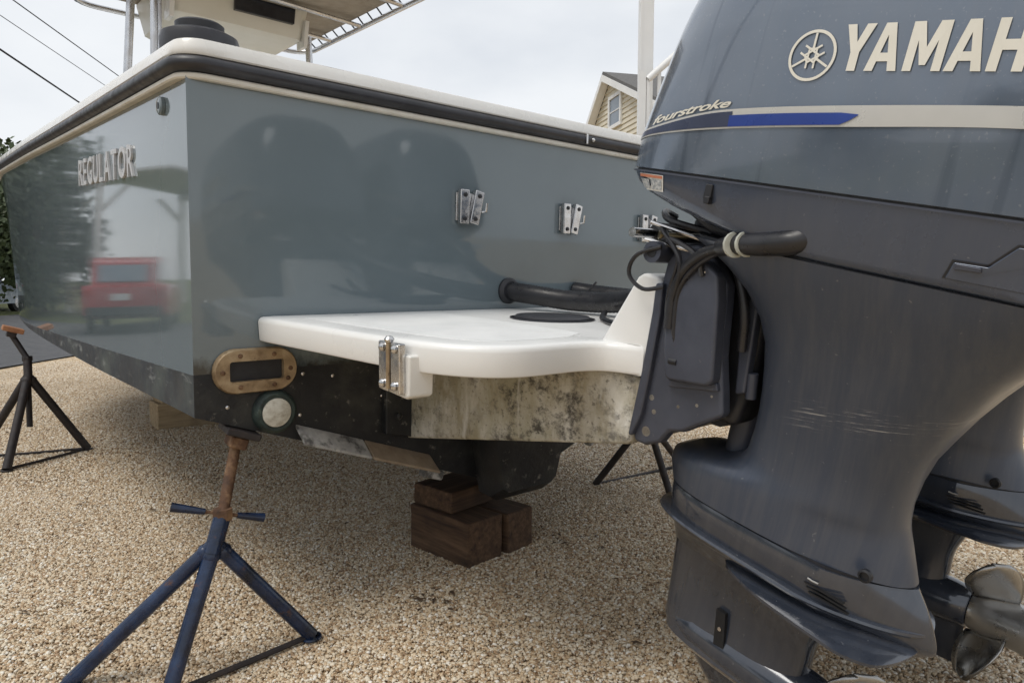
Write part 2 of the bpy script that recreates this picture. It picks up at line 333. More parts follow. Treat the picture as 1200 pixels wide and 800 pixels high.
def interp(x, xs, ys):
    """smooth monotone-ish interpolation"""
    xs = np.asarray(xs, float); ys = np.asarray(ys, float)
    if x <= xs[0]: return float(ys[0])
    if x >= xs[-1]: return float(ys[-1])
    i = int(np.searchsorted(xs, x) - 1); h = xs[i + 1] - xs[i]; t = (x - xs[i]) / h
    d = np.diff(ys) / np.diff(xs)
    def m(k):
        if k == 0: return d[0]
        if k == len(xs) - 1: return d[-1]
        return 0. if d[k - 1] * d[k] <= 0 else 2 / (1 / d[k - 1] + 1 / d[k])
    return float((2*t**3-3*t*t+1)*ys[i] + (t**3-2*t*t+t)*h*m(i) + (-2*t**3+3*t*t)*ys[i+1] + (t**3-t*t)*h*m(i+1))
def text_mesh(body, size=1., extrude=0., offset=0., shear=0., spacing=1.):
    cu = bpy.data.curves.new('t', 'FONT'); cu.body = body; cu.size = size; cu.extrude = extrude; cu.offset = offset; cu.shear = shear; cu.space_character = spacing; cu.resolution_u = 3
    o = bpy.data.objects.new('t', cu); COL.objects.link(o)
    dg = bpy.context.evaluated_depsgraph_get(); me = bpy.data.meshes.new_from_object(o.evaluated_get(dg))
    v = [tuple(p.co) for p in me.vertices]; f = [tuple(p.vertices) for p in me.polygons]
    bpy.data.objects.remove(o); bpy.data.curves.remove(cu); bpy.data.meshes.remove(me)
    return v, f
def copy_tree(o, parent=None):
    c = o.copy(); COL.objects.link(c)
    if parent: c.parent = parent; c.matrix_parent_inverse = o.matrix_parent_inverse
    for ch in [x for x in bpy.data.objects if x.parent == o]: copy_tree(ch, c)
    return c

# ================================================================== SETTING
def ground_z(x, y):
    k = max(0., 1 - max(abs(x) / 9., abs(y - 4) / 9.))
    return min(1, k * 3) * (.010 * math.sin(2.3 * x + 1.1 * y) * math.sin(1.7 * y - .6 * x) + .006 * math.sin(5.1 * x - 2.2 * y + 1))
gl = list(np.arange(-9, 9.01, .15)); far = [-600, -300, -150, -80, -40, -20, -12]
xs = far + gl + [-q for q in far[::-1]]; ys = [q for q in far] + gl + [12, 13, 16, 25, 40, 80, 150, 300, 600]
def gravel_mat(scale, name):
    m, t, b = base_mat(name)
    c = t.nodes.new('ShaderNodeTexCoord'); v = t.nodes.new('ShaderNodeTexVoronoi'); v.inputs['Scale'].default_value = scale
    lk(t, c.outputs['Object'], v.inputs['Vector'])
    sp = t.nodes.new('ShaderNodeSeparateColor'); lk(t, v.outputs['Color'], sp.inputs[0])
    col = ramp(t, sp.outputs[0], [(0, (.17, .105, .055)), (.25, (.33, .21, .11)), (.5, (.50, .37, .21)), (.75, (.63, .52, .35)), (1, (.76, .69, .55))]).outputs[0]
    n = noise(t, 1.2, 6); col = mixc(t, ramp(t, n.outputs['Fac'], [(.4, (0, 0, 0)), (.7, (.5,) * 3)]).outputs[0], col, (.34, .25, .16))
    lk(t, col, b.inputs['Base Color']); b.inputs['Roughness'].default_value = .8
    bump(t, b, v.outputs['Distance'], -.9, .012); return m
M_GRAVBED = gravel_mat(75, 'gravel_bed')
v = [(x, y, ground_z(x, y) - .006) for y in ys for x in xs]; n = len(xs)
f = [(j * n + i, j * n + i + 1, (j + 1) * n + i + 1, (j + 1) * n + i) for j in range(len(ys) - 1) for i in range(n - 1)]
structure(mesh_obj('ground', v, f, M_GRAVBED))
# street on the left and the lawn across it
def sheet(name, pts, z, mat):
    nn = 1
    return structure(mesh_obj(name, [(x, y, z) for x, y in pts], [tuple(range(len(pts)))], mat, smooth=False))
sheet('road', [(-6.3, -60), (-6.52, 9), (-7.5, 90), (-19.5, 90), (-16.5, 9), (-15.5, -60)], .012, M_ASPH)
# gently rising lawn beyond the street
lx = [-16, -19, -23, -30, -60, -300]; ly = list(np.linspace(-60, 120, 19)); lz = [.0, .15, .5, .9, 1.4, 2]
lv = [(x - .03 * y, y, z + .05 * math.sin(y * .4 + x)) for y in ly for x, z in zip(lx, lz)]
lf = [(j * 6 + i, j * 6 + i + 1, j * 6 + 7 + i, j * 6 + 6 + i) for j in range(18) for i in range(5)]
structure(mesh_obj('lawn', lv, lf, M_LAWN))

# loose pebbles: nobody could count them
M_PEB = None
def pebble_material():
    m, t, b = base_mat('mixed_pebbles')
    oi = t.nodes.new('ShaderNodeObjectInfo')
    col = ramp(t, oi.outputs['Random'], [(0, (.17, .115, .07)), (.08, (.32, .205, .115)), (.24, (.47, .335, .20)), (.48, (.585, .465, .315)), (.72, (.66, .565, .425)), (.90, (.72, .66, .545)), (1, (.82, .79, .73))]).outputs[0]
    c = t.nodes.new('ShaderNodeTexCoord')
    geo = t.nodes.new('ShaderNodeNewGeometry'); n = t.nodes.new('ShaderNodeTexNoise'); n.inputs['Scale'].default_value = 1.3; n.inputs['Detail'].default_value = 5; lk(t, geo.outputs['Position'], n.inputs['Vector'])
    col = mixc(t, ramp(t, n.outputs['Fac'], [(.45, (0, 0, 0)), (.72, (.38,) * 3)]).outputs[0], col, (.40, .30, .19))
    n2 = t.nodes.new('ShaderNodeTexNoise'); n2.inputs['Scale'].default_value = 4.5; n2.inputs['Detail'].default_value = 2; lk(t, geo.outputs['Position'], n2.inputs['Vector'])
    col = mixc(t, ramp(t, n2.outputs['Fac'], [(.70, (0, 0, 0)), (.78, (.7,) * 3)]).outputs[0], col, (.10, .065, .04))
    lk(t, col, b.inputs['Base Color']); b.inputs['Roughness'].default_value = .6
    return m
M_PEB = pebble_material()
def pebble_nodes(name, density, rmin, rmax, seed):
    g = bpy.data.node_groups.new(name, 'GeometryNodeTree')
    g.interface.new_socket('Geometry', in_out='INPUT', socket_type='NodeSocketGeometry'); g.interface.new_socket('Geometry', in_out='OUTPUT', socket_type='NodeSocketGeometry')
    N = g.nodes.new; L = g.links.new
    gi = N('NodeGroupInput'); go = N('NodeGroupOutput')
    d = N('GeometryNodeDistributePointsOnFaces'); d.distribute_method = 'RANDOM'; d.inputs['Density'].default_value = density; d.inputs['Seed'].default_value = seed
    L(gi.outputs[0], d.inputs['Mesh'])
    join = N('GeometryNodeJoinGeometry')
    for k in range(5):
        ico = N('GeometryNodeMeshIcoSphere'); ico.inputs['Radius'].default_value = 1; ico.inputs['Subdivisions'].default_value = 2
        sp = N('GeometryNodeSetPosition'); nz = N('ShaderNodeTexNoise'); nz.noise_dimensions = '4D'; nz.inputs['W'].default_value = k * 3.7; nz.inputs['Scale'].default_value = .9; nz.inputs['Detail'].default_value = 1
        sb = N('ShaderNodeVectorMath'); sb.operation = 'SUBTRACT'; sb.inputs[1].default_value = (.5, .5, .5)
        ml = N('ShaderNodeVectorMath'); ml.operation = 'SCALE'; ml.inputs['Scale'].default_value = 1.5
        L(nz.outputs['Color'], sb.inputs[0]); L(sb.outputs[0], ml.inputs[0]); L(ml.outputs[0], sp.inputs['Offset']); L(ico.outputs['Mesh'], sp.inputs['Geometry'])
        sm = N('GeometryNodeSetShadeSmooth'); L(sp.outputs[0], sm.inputs[0])
        mt = N('GeometryNodeSetMaterial'); mt.inputs['Material'].default_value = M_PEB; L(sm.outputs[0], mt.inputs[0])
        gti = N('GeometryNodeGeometryToInstance'); L(mt.outputs[0], gti.inputs[0]); L(gti.outputs[0], join.inputs[0])
    ip = N('GeometryNodeInstanceOnPoints'); ip.inputs['Pick Instance'].default_value = True
    ri = N('FunctionNodeRandomValue'); ri.data_type = 'INT'; ri.inputs['Min'].default_value = 0; ri.inputs['Max'].default_value = 4
    rr = N('FunctionNodeRandomValue'); rr.data_type = 'FLOAT_VECTOR'; rr.inputs['Min'].default_value = (-.6, -.6, 0); rr.inputs['Max'].default_value = (.6, .6, 6.28)
    r1 = N('FunctionNodeRandomValue'); r1.data_type = 'FLOAT'; r1.inputs[2].default_value = 0; r1.inputs[3].default_value = 1; r1.inputs['Seed'].default_value = 5
    pw = N('ShaderNodeMath'); pw.operation = 'POWER'; pw.inputs[1].default_value = 2.6
    mr = N('ShaderNodeMapRange'); mr.inputs[3].default_value = rmin; mr.inputs[4].default_value = rmax
    r2 = N('FunctionNodeRandomValue'); r2.data_type = 'FLOAT_VECTOR'; r2.inputs['Min'].default_value = (.8, .65, .5); r2.inputs['Max'].default_value = (1.25, 1.0, .8); r2.inputs['Seed'].default_value = 9
    vm = N('ShaderNodeVectorMath'); vm.operation = 'SCALE'
    L(r1.outputs[1], pw.inputs[0]); L(pw.outputs[0], mr.inputs[0]); L(mr.outputs[0], vm.inputs['Scale']); L(r2.outputs[0], vm.inputs[0])
    L(d.outputs['Points'], ip.inputs['Points']); L(join.outputs[0], ip.inputs['Instance']); L(ri.outputs[2], ip.inputs['Instance Index']); L(rr.outputs[0], ip.inputs['Rotation']); L(vm.outputs[0], ip.inputs['Scale'])
    tr = N('GeometryNodeTranslateInstances'); rz = N('FunctionNodeRandomValue'); rz.data_type = 'FLOAT_VECTOR'; rz.inputs['Min'].default_value = (0, 0, -.003); rz.inputs['Max'].default_value = (0, 0, .004); rz.inputs['Seed'].default_value = 3
    L(ip.outputs[0], tr.inputs[0]); L(rz.outputs[0], tr.inputs['Translation']); L(tr.outputs[0], go.inputs[0])
    return g
def pebble_patch(test, density, rmin, rmax, seed, label):
    step = .15; v, f, idx = [], [], {}
    def vid(i, j):
        if (i, j) not in idx: idx[i, j] = len(v); v.append((i * step, j * step, ground_z(i * step, j * step)))
        return idx[i, j]
    for i in range(-80, 60):
        for j in range(5, 75):
            x, y = (i + .5) * step, (j + .5) * step
            if test(x, y): f.append((vid(i, j), vid(i + 1, j), vid(i + 1, j + 1), vid(i, j + 1)))
    o = mesh_obj('gravel', v, f, M_PEB, recalc=False); o['kind'] = 'stuff'; tag(o, label, 'gravel')
    md = o.modifiers.new('pebbles', 'NODES'); md.node_group = pebble_nodes('pebbles_%d' % seed, density, rmin, rmax, seed)
    return o
inview = lambda x, y: abs(x) < .80 * y + .45 and x > -6.35
pebble_patch(lambda x, y: inview(x, y) and y < 3.6, 40000, .0019, .0074, 1, 'loose tan and white pebbles covering the near yard')
pebble_patch(lambda x, y: inview(x, y) and 3.6 <= y < 9.5, 17000, .0030, .0088, 2, 'loose tan and white pebbles of the yard farther back')

M_LITTER = mottle('dead_leaf_brown', [(.3, (.035, .020, .012)), (.7, (.12, .075, .04))], rough=.8, scale=40)
lv_, lf_ = [], []; rl_ = random.Random(3)
for cx_, cy_, sp_, k_ in ((-.285, 2.27, .05, 16), (.17, 2.75, .09, 14), (-1.9, 3.0, .5, 14), (-.4, 2.2, 1.2, 60), (.3, 2.9, .6, 24), (.9, 4.6, .8, 12), (-3.0, 4.6, 1.2, 26)):
    for _ in range(k_):
        c_ = Vector((rl_.gauss(cx_, sp_), rl_.gauss(cy_, sp_), 0)); c_.z = ground_z(c_.x, c_.y) + .010
        a_ = rl_.uniform(0, 6.28); l_ = rl_.uniform(.008, .022); w__ = l_ * rl_.uniform(.15, .5); u_ = Vector((math.cos(a_), math.sin(a_), rl_.uniform(-.2, .2))); p_ = Vector((-math.sin(a_), math.cos(a_), rl_.uniform(-.2, .2)))
        k0 = len(lv_); lv_ += [tuple(c_ - u_ * l_), tuple(c_ + p_ * w__ + Vector((0, 0, .003))), tuple(c_ + u_ * l_), tuple(c_ - p_ * w__ + Vector((0, 0, .003)))]; lf_.append((k0, k0 + 1, k0 + 2, k0 + 3))
ll_ = mesh_obj('leaf_litter', lv_, lf_, M_LITTER, smooth=False, recalc=False); ll_['kind'] = 'stuff'; tag(ll_, 'scattered dark bits of dead leaf and twig on the gravel', 'leaf litter')

# ================================================================== BOAT
boat = empty('motor_boat', 'slate grey centre console motor boat propped on stands, seen from its port stern corner', 'boat', matrix=BOAT_M)
def hb_rail(y): return interp(y, [0, 1.5, 3, 4.2, 5.2, 6.3, 7.2, 7.8], [1.22, 1.252, 1.282, 1.288, 1.24, 1.0, .56, .03])
def hb_mid(y): return interp(y, [0, 1.5, 3, 4, 5, 6, 7, 7.5], [1.22, 1.262, 1.292, 1.282, 1.16, .84, .34, .02])
def hb_chine(y): return interp(y, [0, 1.5, 3, 4, 5, 6, 6.8, 7.2], [1.22, 1.265, 1.29, 1.26, 1.08, .70, .25, .015])
def z_rail(y): return 1.428 + .011 * y + .0012 * y * y
def z_chine(y): return interp(y, [0, 2, 4, 5, 6, 7.2], [.50, .47, .46, .50, .62, .95])
def z_keel(y): return interp(y, [0, 4, 5.5, 6.5, 7.2, 7.8], [.06, .06, .12, .33, .75, 1.3])
def z_paint(y): return max(z_chine(y) + .015, .622 - .042 * y) if y < 4 else z_chine(y) + .015
def hb_at(y, z):
    a, b = z_chine(y), z_rail(y); t = min(max((z - a) / (b - a), 0), 1); c, m, r = hb_chine(y), hb_mid(y), hb_rail(y)
    tm = .53
    return c + (m - c) * t / tm if t < tm else m + (r - m) * ((t - tm) / (1 - tm))
stations = list(np.linspace(0, 7.2, 121))
def side_surface(lo, hi, k):
    vv, ff = [], []
    for s in (-1, 1):
        rings = [[(s * hb_at(y, lo(y) + (hi(y) - lo(y)) * q / k), y, lo(y) + (hi(y) - lo(y)) * q / k) for q in range(k + 1)] for y in stations]
        a, b = loft(rings, closed=False, cap=False); vv, ff = merge((vv, ff), (a, b))
    return vv, ff
def surf(name, vf, mat, parent, **k): return mesh_obj(name, vf[0], vf[1], mat, parent, **k)
tops = surf('topsides', side_surface(z_paint, z_rail, 8), M_HULL, boat)
band = surf('boot_stripe', side_surface(lambda y: z_chine(y), z_paint, 2), M_BAND, boat); band['label'] = 'scuffed blue black band along the chine'
# wet bottom, keel to chine, both sides
vv = ([], [])
for s in (-1, 1):
    rings = [[(s * hb_chine(y) * q / 5, y, z_keel(y) + (z_chine(y) - z_keel(y)) * q / 5) for q in range(6)] for y in stations]
    vv = merge(vv, loft(rings, closed=False, cap=False))
surf('bottom', vv, M_BLACKB, boat)
ZB = .622
tr_v = [(-1.22 + 2.44 * i / 12, 0, ZB + (1.435 - ZB) * j / 6) for j in range(7) for i in range(13)]
tr_f = [(j * 13 + i, j * 13 + i + 1, j * 13 + 14 + i, j * 13 + 13 + i) for j in range(6) for i in range(12)]
mesh_obj('transom', tr_v, tr_f, M_HULLT, boat)
mesh_obj('transom_bottom', [(-1.22, 0, ZB), (-1.22, 0, .50), (0, 0, .06), (1.22, 0, .50), (1.22, 0, ZB)], [(0, 1, 2, 3, 4)], M_BLACKB, boat, smooth=False)
# rails swept round the stern
path = []
for y in np.linspace(7.0, .10, 36): path.append((-hb_rail(y), y))
rc = .055
for a in np.linspace(0, 90, 9)[1:]:
    path.append((-1.22 + rc - rc * math.cos(R(a)), rc - rc * math.sin(R(a))))
path = [p for p in path if not (p[1] < rc and p[0] <= -1.2199 and False)]
right = [(-x, y) for x, y in path[::-1]]
mid = [(q, 0.) for q in np.linspace(-1.1, 1.1, 12)]
path = path + mid + right
def sweep(profile, path, zf):
    rings = []
    for i, (x, y) in enumerate(path):
        a = path[max(i - 1, 0)]; b = path[min(i + 1, len(path) - 1)]
        t = Vector((b[0] - a[0], b[1] - a[1])).normalized(); nrm = Vector((t.y, -t.x))     # outward: port side runs aft
        rings.append([(x - nrm.x * -o_ * -1 if False else x + (-nrm.x) * -o_, y + (-nrm.y) * -o_, zf(y) + h) for o_, h in profile])
    return loft(rings)
# outward normal check: travelling aft on the port side (0,-1) -> nrm = (-1, 0): outward
def dprof(w_, z0, z1, k=8):
    c = (z0 + z1) / 2; h = (z1 - z0) / 2
    return [(-.01, z0)] + [(w_ * (max(0, math.cos(a)) ** .6), c + h * math.sin(a)) for a in np.linspace(-math.pi / 2, math.pi / 2, k)] + [(-.01, z1)]
surf('joint_strip', sweep([(-.01, 0), (.018, 0), (.022, .004), (.022, .013), (.018, .017), (-.01, .017)], path, z_rail), M_FLANGE, boat)
surf('rub_rail', sweep(dprof(.042, .0175, .062), path, z_rail), M_RUB, boat)
surf('gunwale_cap', sweep([(-.012, .0625), (.024, .0625), (.027, .067), (.025, .085), (.016, .104), (.004, .109), (-.17, .113), (-.185, .10), (-.185, -.35), (-.165, -.35), (-.165, .095)], path, z_rail), M_WHITE, boat)
# stainless joint piece in the rub rail
jp = mesh_obj('rail_joint', *merge(box((.30, -.041, 1.428 + .040), (.010, .010, .040)), lathe([(.008, 0), (.008, -.008), (.004, -.011)], 10, 'y', (.335, -.040, 1.428 + .040))), M_STEEL, boat, bevel=.002)
surf('stern_corner_deck', box((-.96, .56, 1.532), (.44, .80, .026)), M_WHITE, boat, bevel=.006)
surf('stern_corner_deck', box((.96, .56, 1.532), (.44, .80, .026)), M_WHITE, boat, bevel=.006)
# cockpit sole
dk = [(hb_at(y, .85) * s * .97, y) for s, rng in ((-1, stations[3:100:3]), (1, stations[3:100:3][::-1])) for y in rng]
mesh_obj('deck', [(x, y, .86 + .01 * y) for x, y in dk], [tuple(range(len(dk)))], M_WHITE, boat, smooth=False)

# raised lettering on the port quarter
cursor = 0.; letters = []
for ch in 'REGULATOR':
    a, b = text_mesh(ch, 1., .045, .010)
    x0 = min(p[0] for p in a); x1 = max(p[0] for p in a)
    letters.append((ch, a, b, cursor - x0)); cursor += (x1 - x0) + .15
total = cursor - .15; SX = .86 / total; SZ = .108 / .73
for ch, a, b, off in letters:
    vv = []
    for (u, v_, w_) in a:
        y = 1.39 - (u + off) * SX; z = 1.198 + .022 * y + v_ * SZ
        vv.append((-hb_at(y, z) - .004 - w_ * .08, y, z))
    mesh_obj('letter', vv, b, M_SILVL, boat, smooth=False, bevel=0)
# small round hull fitting below the rail
mesh_obj('vent_fitting', *merge(lathe([(.026, .006), (.026, -.003), (.021, -.007), (.010, -.007)], 24, 'x', (-1.231, .21, 1.384))), M_HULL, boat)
mesh_obj('vent_opening', *lathe([(.010, 0), (.010, -.002)], 16, 'x', (-1.2375, .21, 1.384)), M_BLACKPART, boat)

# stainless clips on the transom: a straight and a slanted flat bar on a pad
for cx, cz in ((-.272, 1.155), (.247, 1.144), (.75, 1.131)):
    cl = mesh_obj('transom_clip', *box((cx, -.004, cz), (.105, .006, .10)), M_STEEL, boat, bevel=.002)
    for dx, lean in ((-.028, 0), (.028, R(12))):
        rot = Matrix.Rotation(lean, 3, 'Y')
        mesh_obj('bar', *box((cx + dx, -.018, cz), (.040, .022, .122), rot), M_STEEL, cl, bevel=.004)
        for dz in (-.042, .042):
            p = rot @ Vector((0, 0, dz)); mesh_obj('screw', *lathe([(.008, 0), (.008, -.003), (.004, -.005)], 10, 'y', (cx + dx + p.x, -.029, cz + p.z)), M_BLACKPART, cl)
    mesh_obj('pin', *tube([(cx + .052, -.02, cz - .015), (cx + .068, -.026, cz - .012), (cx + .07, -.028, cz + .018)], .005, 8), M_STEEL, cl)

# swim platform
half = [(-1.035, -.004), (-1.03, -.08), (-.99, -.42), (-.965, -.62), (-.94, -.735), (-.90, -.82), (-.85, -.872), (-.79, -.898), (-.72, -.906), (-.63, -.908), (-.575, -.922), (-.545, -.955), (-.5325, -1.034)]
hp = catmull([Vector((*p, 0)) for p in half], 4); hp = [(p.x, p.y) for p in hp]
outl = hp + [(-x, y) for x, y in hp[::-1]]
def inset_ring(pts, d, z):
    n = len(pts); r_ = []
    for i in range(n):
        a = Vector(pts[i - 1]) if i else Vector(pts[0]); b = Vector(pts[(i + 1) % n]) if i < n - 1 else Vector(pts[-1])
        t = (b - a).normalized(); nn = Vector((-t.y, t.x)); p = Vector(pts[i]) + nn * d
        r_.append((p.x, min(p.y, -.004), z))
    return r_
rings = [inset_ring(outl, .06, .709), inset_ring(outl, .010, .709), inset_ring(outl, .003, .712), inset_ring(outl, .001, .718), inset_ring(outl, -.002, .766), inset_ring(outl, .000, .774), inset_ring(outl, .006, .780), inset_ring(outl, .014, .782), inset_ring(outl, .05, .783)]
plat = surf('swim_platform', loft(rings), M_PLAT, boat)
pad_o = [(-.93, -.10), (-.90, -.42), (-.875, -.62), (-.84, -.75), (-.78, -.82), (-.62, -.835), (-.52, -.80), (-.46, -.70), (-.44, -.10)]
surf('non_skid_pad', prism([(p.x, p.y) for p in catmull([Vector((*p, 0)) for p in pad_o], 4)], 'z', .7805, .7842), M_SKID, plat)
surf('non_skid_pad', prism([(-p.x, p.y) for p in catmull([Vector((*p, 0)) for p in pad_o], 4)], 'z', .7805, .7842), M_SKID, plat)
# black deck plate
hp_ = mesh_obj('deck_plate', *lathe([(.125, .7835), (.125, .790), (.118, .795), (.02, .796)], 40, 'z', (-.23, -.42, 0)), M_RUB, boat)
mesh_obj('plate_ring', *lathe([(.140, .7832), (.140, .787), (.127, .788)], 40, 'z', (-.23, -.42, 0)), M_DARKGL, hp_)
# hinge on the platform edge
rotp = Matrix.Rotation(math.atan2(.10, .85), 3, 'Z')
hx = lambda y: -1.035 + (.075) * (-y / .62)
hng = mesh_obj('hinge_block', *prism([(-.605, .75), (-.725, .75), (-.722, .655), (-.71, .648), (-.612, .655)], 'x', -.968, -.90), M_WHITE, boat, bevel=.006)
for yy in (-.615, -.668):
    hb_ = mesh_obj('hinge_leaf', *prism([(yy, .775), (yy - .038, .775), (yy - .042, .660), (yy - .004, .663)], 'x', -.985, -.966), M_STEEL, hng, bevel=.003)
    for zz in (.762, .677): mesh_obj('bolt', *lathe([(.010, 0), (.010, -.004), (.005, -.008)], 14, 'x', (-.986, yy - .022, zz)), M_STEEL, hng)
mesh_obj('hinge_pin', *tube([(-.984, -.662, .668), (-.984, -.660, .776)], .006, 10), M_BRONZE, hng)
mesh_obj('hinge_knob', *lathe([(.010, 0), (.012, .006), (.007, .013)], 14, 'z', (-.982, -.660, .776)), M_STEEL, hng)
# bracket box under the platform
bb = [(.0, .336), (.0, .71), (-.985, .71), (-1.030, .70), (-.998, .545), (-.985, .535)]
box_o = surf('bracket_box', prism(bb, 'x', -.52, .52), M_STAIN, boat, bevel=.012, bseg=3); box_o['label'] = 'mould stained fibreglass engine bracket box'
surf('bracket_flange', prism([(-.62, .37), (-.62, .70), (-.505, .70), (-.505, .345)], 'y', -.035, -.002), M_BLACKB, boat, bevel=.006)
for zz in (.43, .53, .63): mesh_obj('flange_bolt', *lathe([(.012, 0), (.012, -.012), (.006, -.016)], 8, 'y', (-.575, -.035, zz)), M_BLACKB, boat)
for s in (-1, 1):
    wd = [(-.895, .775), (-1.004, .940), (-1.022, .950), (-1.064, .942), (-1.074, .926), (-1.036, .715), (-1.0, .712), (-.90, .712)]
    surf('motor_upstand', prism(wd, 'x', s * .53, s * .16), M_PLAT, boat, bevel=.012, bseg=3)
# pod / keel fairing below the box (black)
pod = [[(cx_ + hw * k, y, z) for k, z in ((-1, zt), (-.75, zb + .02), (-.6, zb), (.6, zb), (.75, zb + .02), (1, zt))] for y, zt, zb, hw, cx_ in ((.0, .34, .055, .22, -.02), (-.10, .34, .065, .20, -.06), (-.16, .35, .11, .18, -.06), (-.18, .36, .30, .17, -.06))]
surf('keel_pod', loft(pod), M_BLACKB, boat)
# scupper frame (bronze), with a dark throat
def rrect(w_, h_, r_, k=8):
    o_ = []
    for sx, sz, a0 in ((1, 1, 0), (-1, 1, 90), (-1, -1, 180), (1, -1, 270)):
        for a in np.linspace(a0, a0 + 90, k): o_.append((sx * (w_ - r_) + r_ * math.cos(R(a)), sz * (h_ - r_) + r_ * math.sin(R(a))))
    return o_
ro, ri = rrect(.124, .066, .064), rrect(.080, .030, .008)
SCX, SCZ = -1.047, .625
def ringsolid(outer, inner, d0, d1, c):
    mk = lambda pts, y: [(c[0] + a, y, c[1] + b) for a, b in pts]
    mo = [(a * .96, b * .94) for a, b in outer]
    L_ = [mk(inner, d0), mk(outer, d0), mk(outer, d1 * .6), mk(mo, d1), mk(inner, d1), mk(inner, d0)]
    return loft(L_, True, False)
sc_ = surf('scupper_frame', ringsolid(ro, ri, -.001, -.022, (SCX, SCZ)), M_BRONZE, boat)
surf('scupper_throat', prism([(SCX + a * 1.02, SCZ + b * 1.05) for a, b in ri], 'y', -.0015, -.004), M_BLACKPART, sc_)
for a, b in ((-.10, 0), (.10, 0), (-.05, .046), (.05, .046), (-.05, -.046), (.05, -.046), (.092, -.03)):
    mesh_obj('screw', *lathe([(.007, 0), (.007, -.002), (.003, -.004)], 10, 'y', (SCX + a, -.0225, SCZ + b)), M_RUST, sc_)
# underwater lamp
ul = mesh_obj('underwater_lamp', *lathe([(.068, -.001), (.066, -.016), (.056, -.026), (.046, -.026), (.046, -.01)], 32, 'y', (-.992, 0, .492)), M_GREENRING, boat)
mesh_obj('lens', *lathe([(.046, -.012), (.044, -.027), (.03, -.032), (.005, -.034)], 32, 'y', (-.992, 0, .492)), M_LENS, ul)
# trim tabs along the V
for s in (-1, 1):
    def vz(x): return .06 + .44 * abs(x) / 1.22
    def slab(x0, x1, dep, up, mat, nm, par, y0=-.003, th=.045):
        q = [(x0, vz(x0)), (x1, vz(x1))]
        vv = []
        for x, z in q:
            vv += [(s * x, y0, z + up), (s * x, y0, z + up - .014), (s * x, y0 - dep, z + up - th - .010), (s * x, y0 - dep, z + up - th)]
        ff = [(0, 1, 2, 3), (4, 7, 6, 5), (0, 4, 5, 1), (1, 5, 6, 2), (2, 6, 7, 3), (3, 7, 4, 0)]
        return mesh_obj(nm, vv, ff, mat, par, smooth=False, bevel=.003)
    tb = slab(.925, .69, .065, .050, M_GREYPR, 'trim_tab', boat)
    slab(.686, .42, .070, .050, M_TAN, 'trim_tab_pad', tb)
    mesh_obj('anode', *box((s * .43, -.03, .20), (.09, .04, .035), Matrix.Rotation(-s * .34, 3, 'Y')), M_GREYPR, tb, bevel=.008)
for px, pz in ((-.90, .60), (-.80, .585), (-.62, .50), (-1.13, .52), (-.91, .47)):
    mesh_obj('hull_screw', *lathe([(.006, 0), (.006, -.004), (.003, -.006)], 8, 'y', (px, -.001, pz)), M_STEEL, boat)

# rigging hoses from the transom to each motor
def ribbed(path, r, pitch=.014, n=14):
    P = catmull([Vector(p) for p in path], 24); rr = []
    for i in range(len(P)): rr.append(r * (1 + (.05 if (i // 1) % 2 else -.03)))
    return tube(P, rr, n)
hs1 = [(-.06, -.002, .850), (-.03, -.10, .842), (.02, -.26, .828), (.03, -.46, .835), (-.05, -.68, .872), (-.17, -.86, .93), (-.28, -1.0, 1.02), (-.33, -1.08, 1.12)]
h_ = surf('rigging_hose', ribbed(hs1, .036), M_HOSE, boat, ang=80)
surf('hose_flange', lathe([(.050, 0), (.050, -.008), (.044, -.014), (.038, -.02)], 28, 'y', (-.065, -.001, .852)), M_BLACKPART, h_)
surf('rigging_hose', ribbed([(.30, -.002, .850), (.34, -.12, .84), (.38, -.4, .835), (.40, -.7, .88), (.38, -.95, 1.02), (.36, -1.06, 1.12)], .036), M_HOSE, boat, ang=80)
for k, (a, b) in enumerate((((.06, -.30, .86), (.075, -.33, .90)), ((-.02, -.60, .885), (-.01, -.63, .925)))):
    surf('cable_tie', tube([a, b], .004, 6), M_BLACKPART, h_)
surf('loose_cable', tube([(-.02, -.46, .80), (-.12, -.54, .792), (-.22, -.66, .792), (-.30, -.80, .80), (-.36, -.9, .83)], .010, 8, smooth_path=5), M_HOSE, boat)
surf('loose_cable', tube([(.05, -.52, .80), (-.04, -.60, .794), (-.14, -.70, .792), (-.22, -.85, .80), (-.26, -.95, .86)], .008, 8, smooth_path=5), M_HOSE, boat)

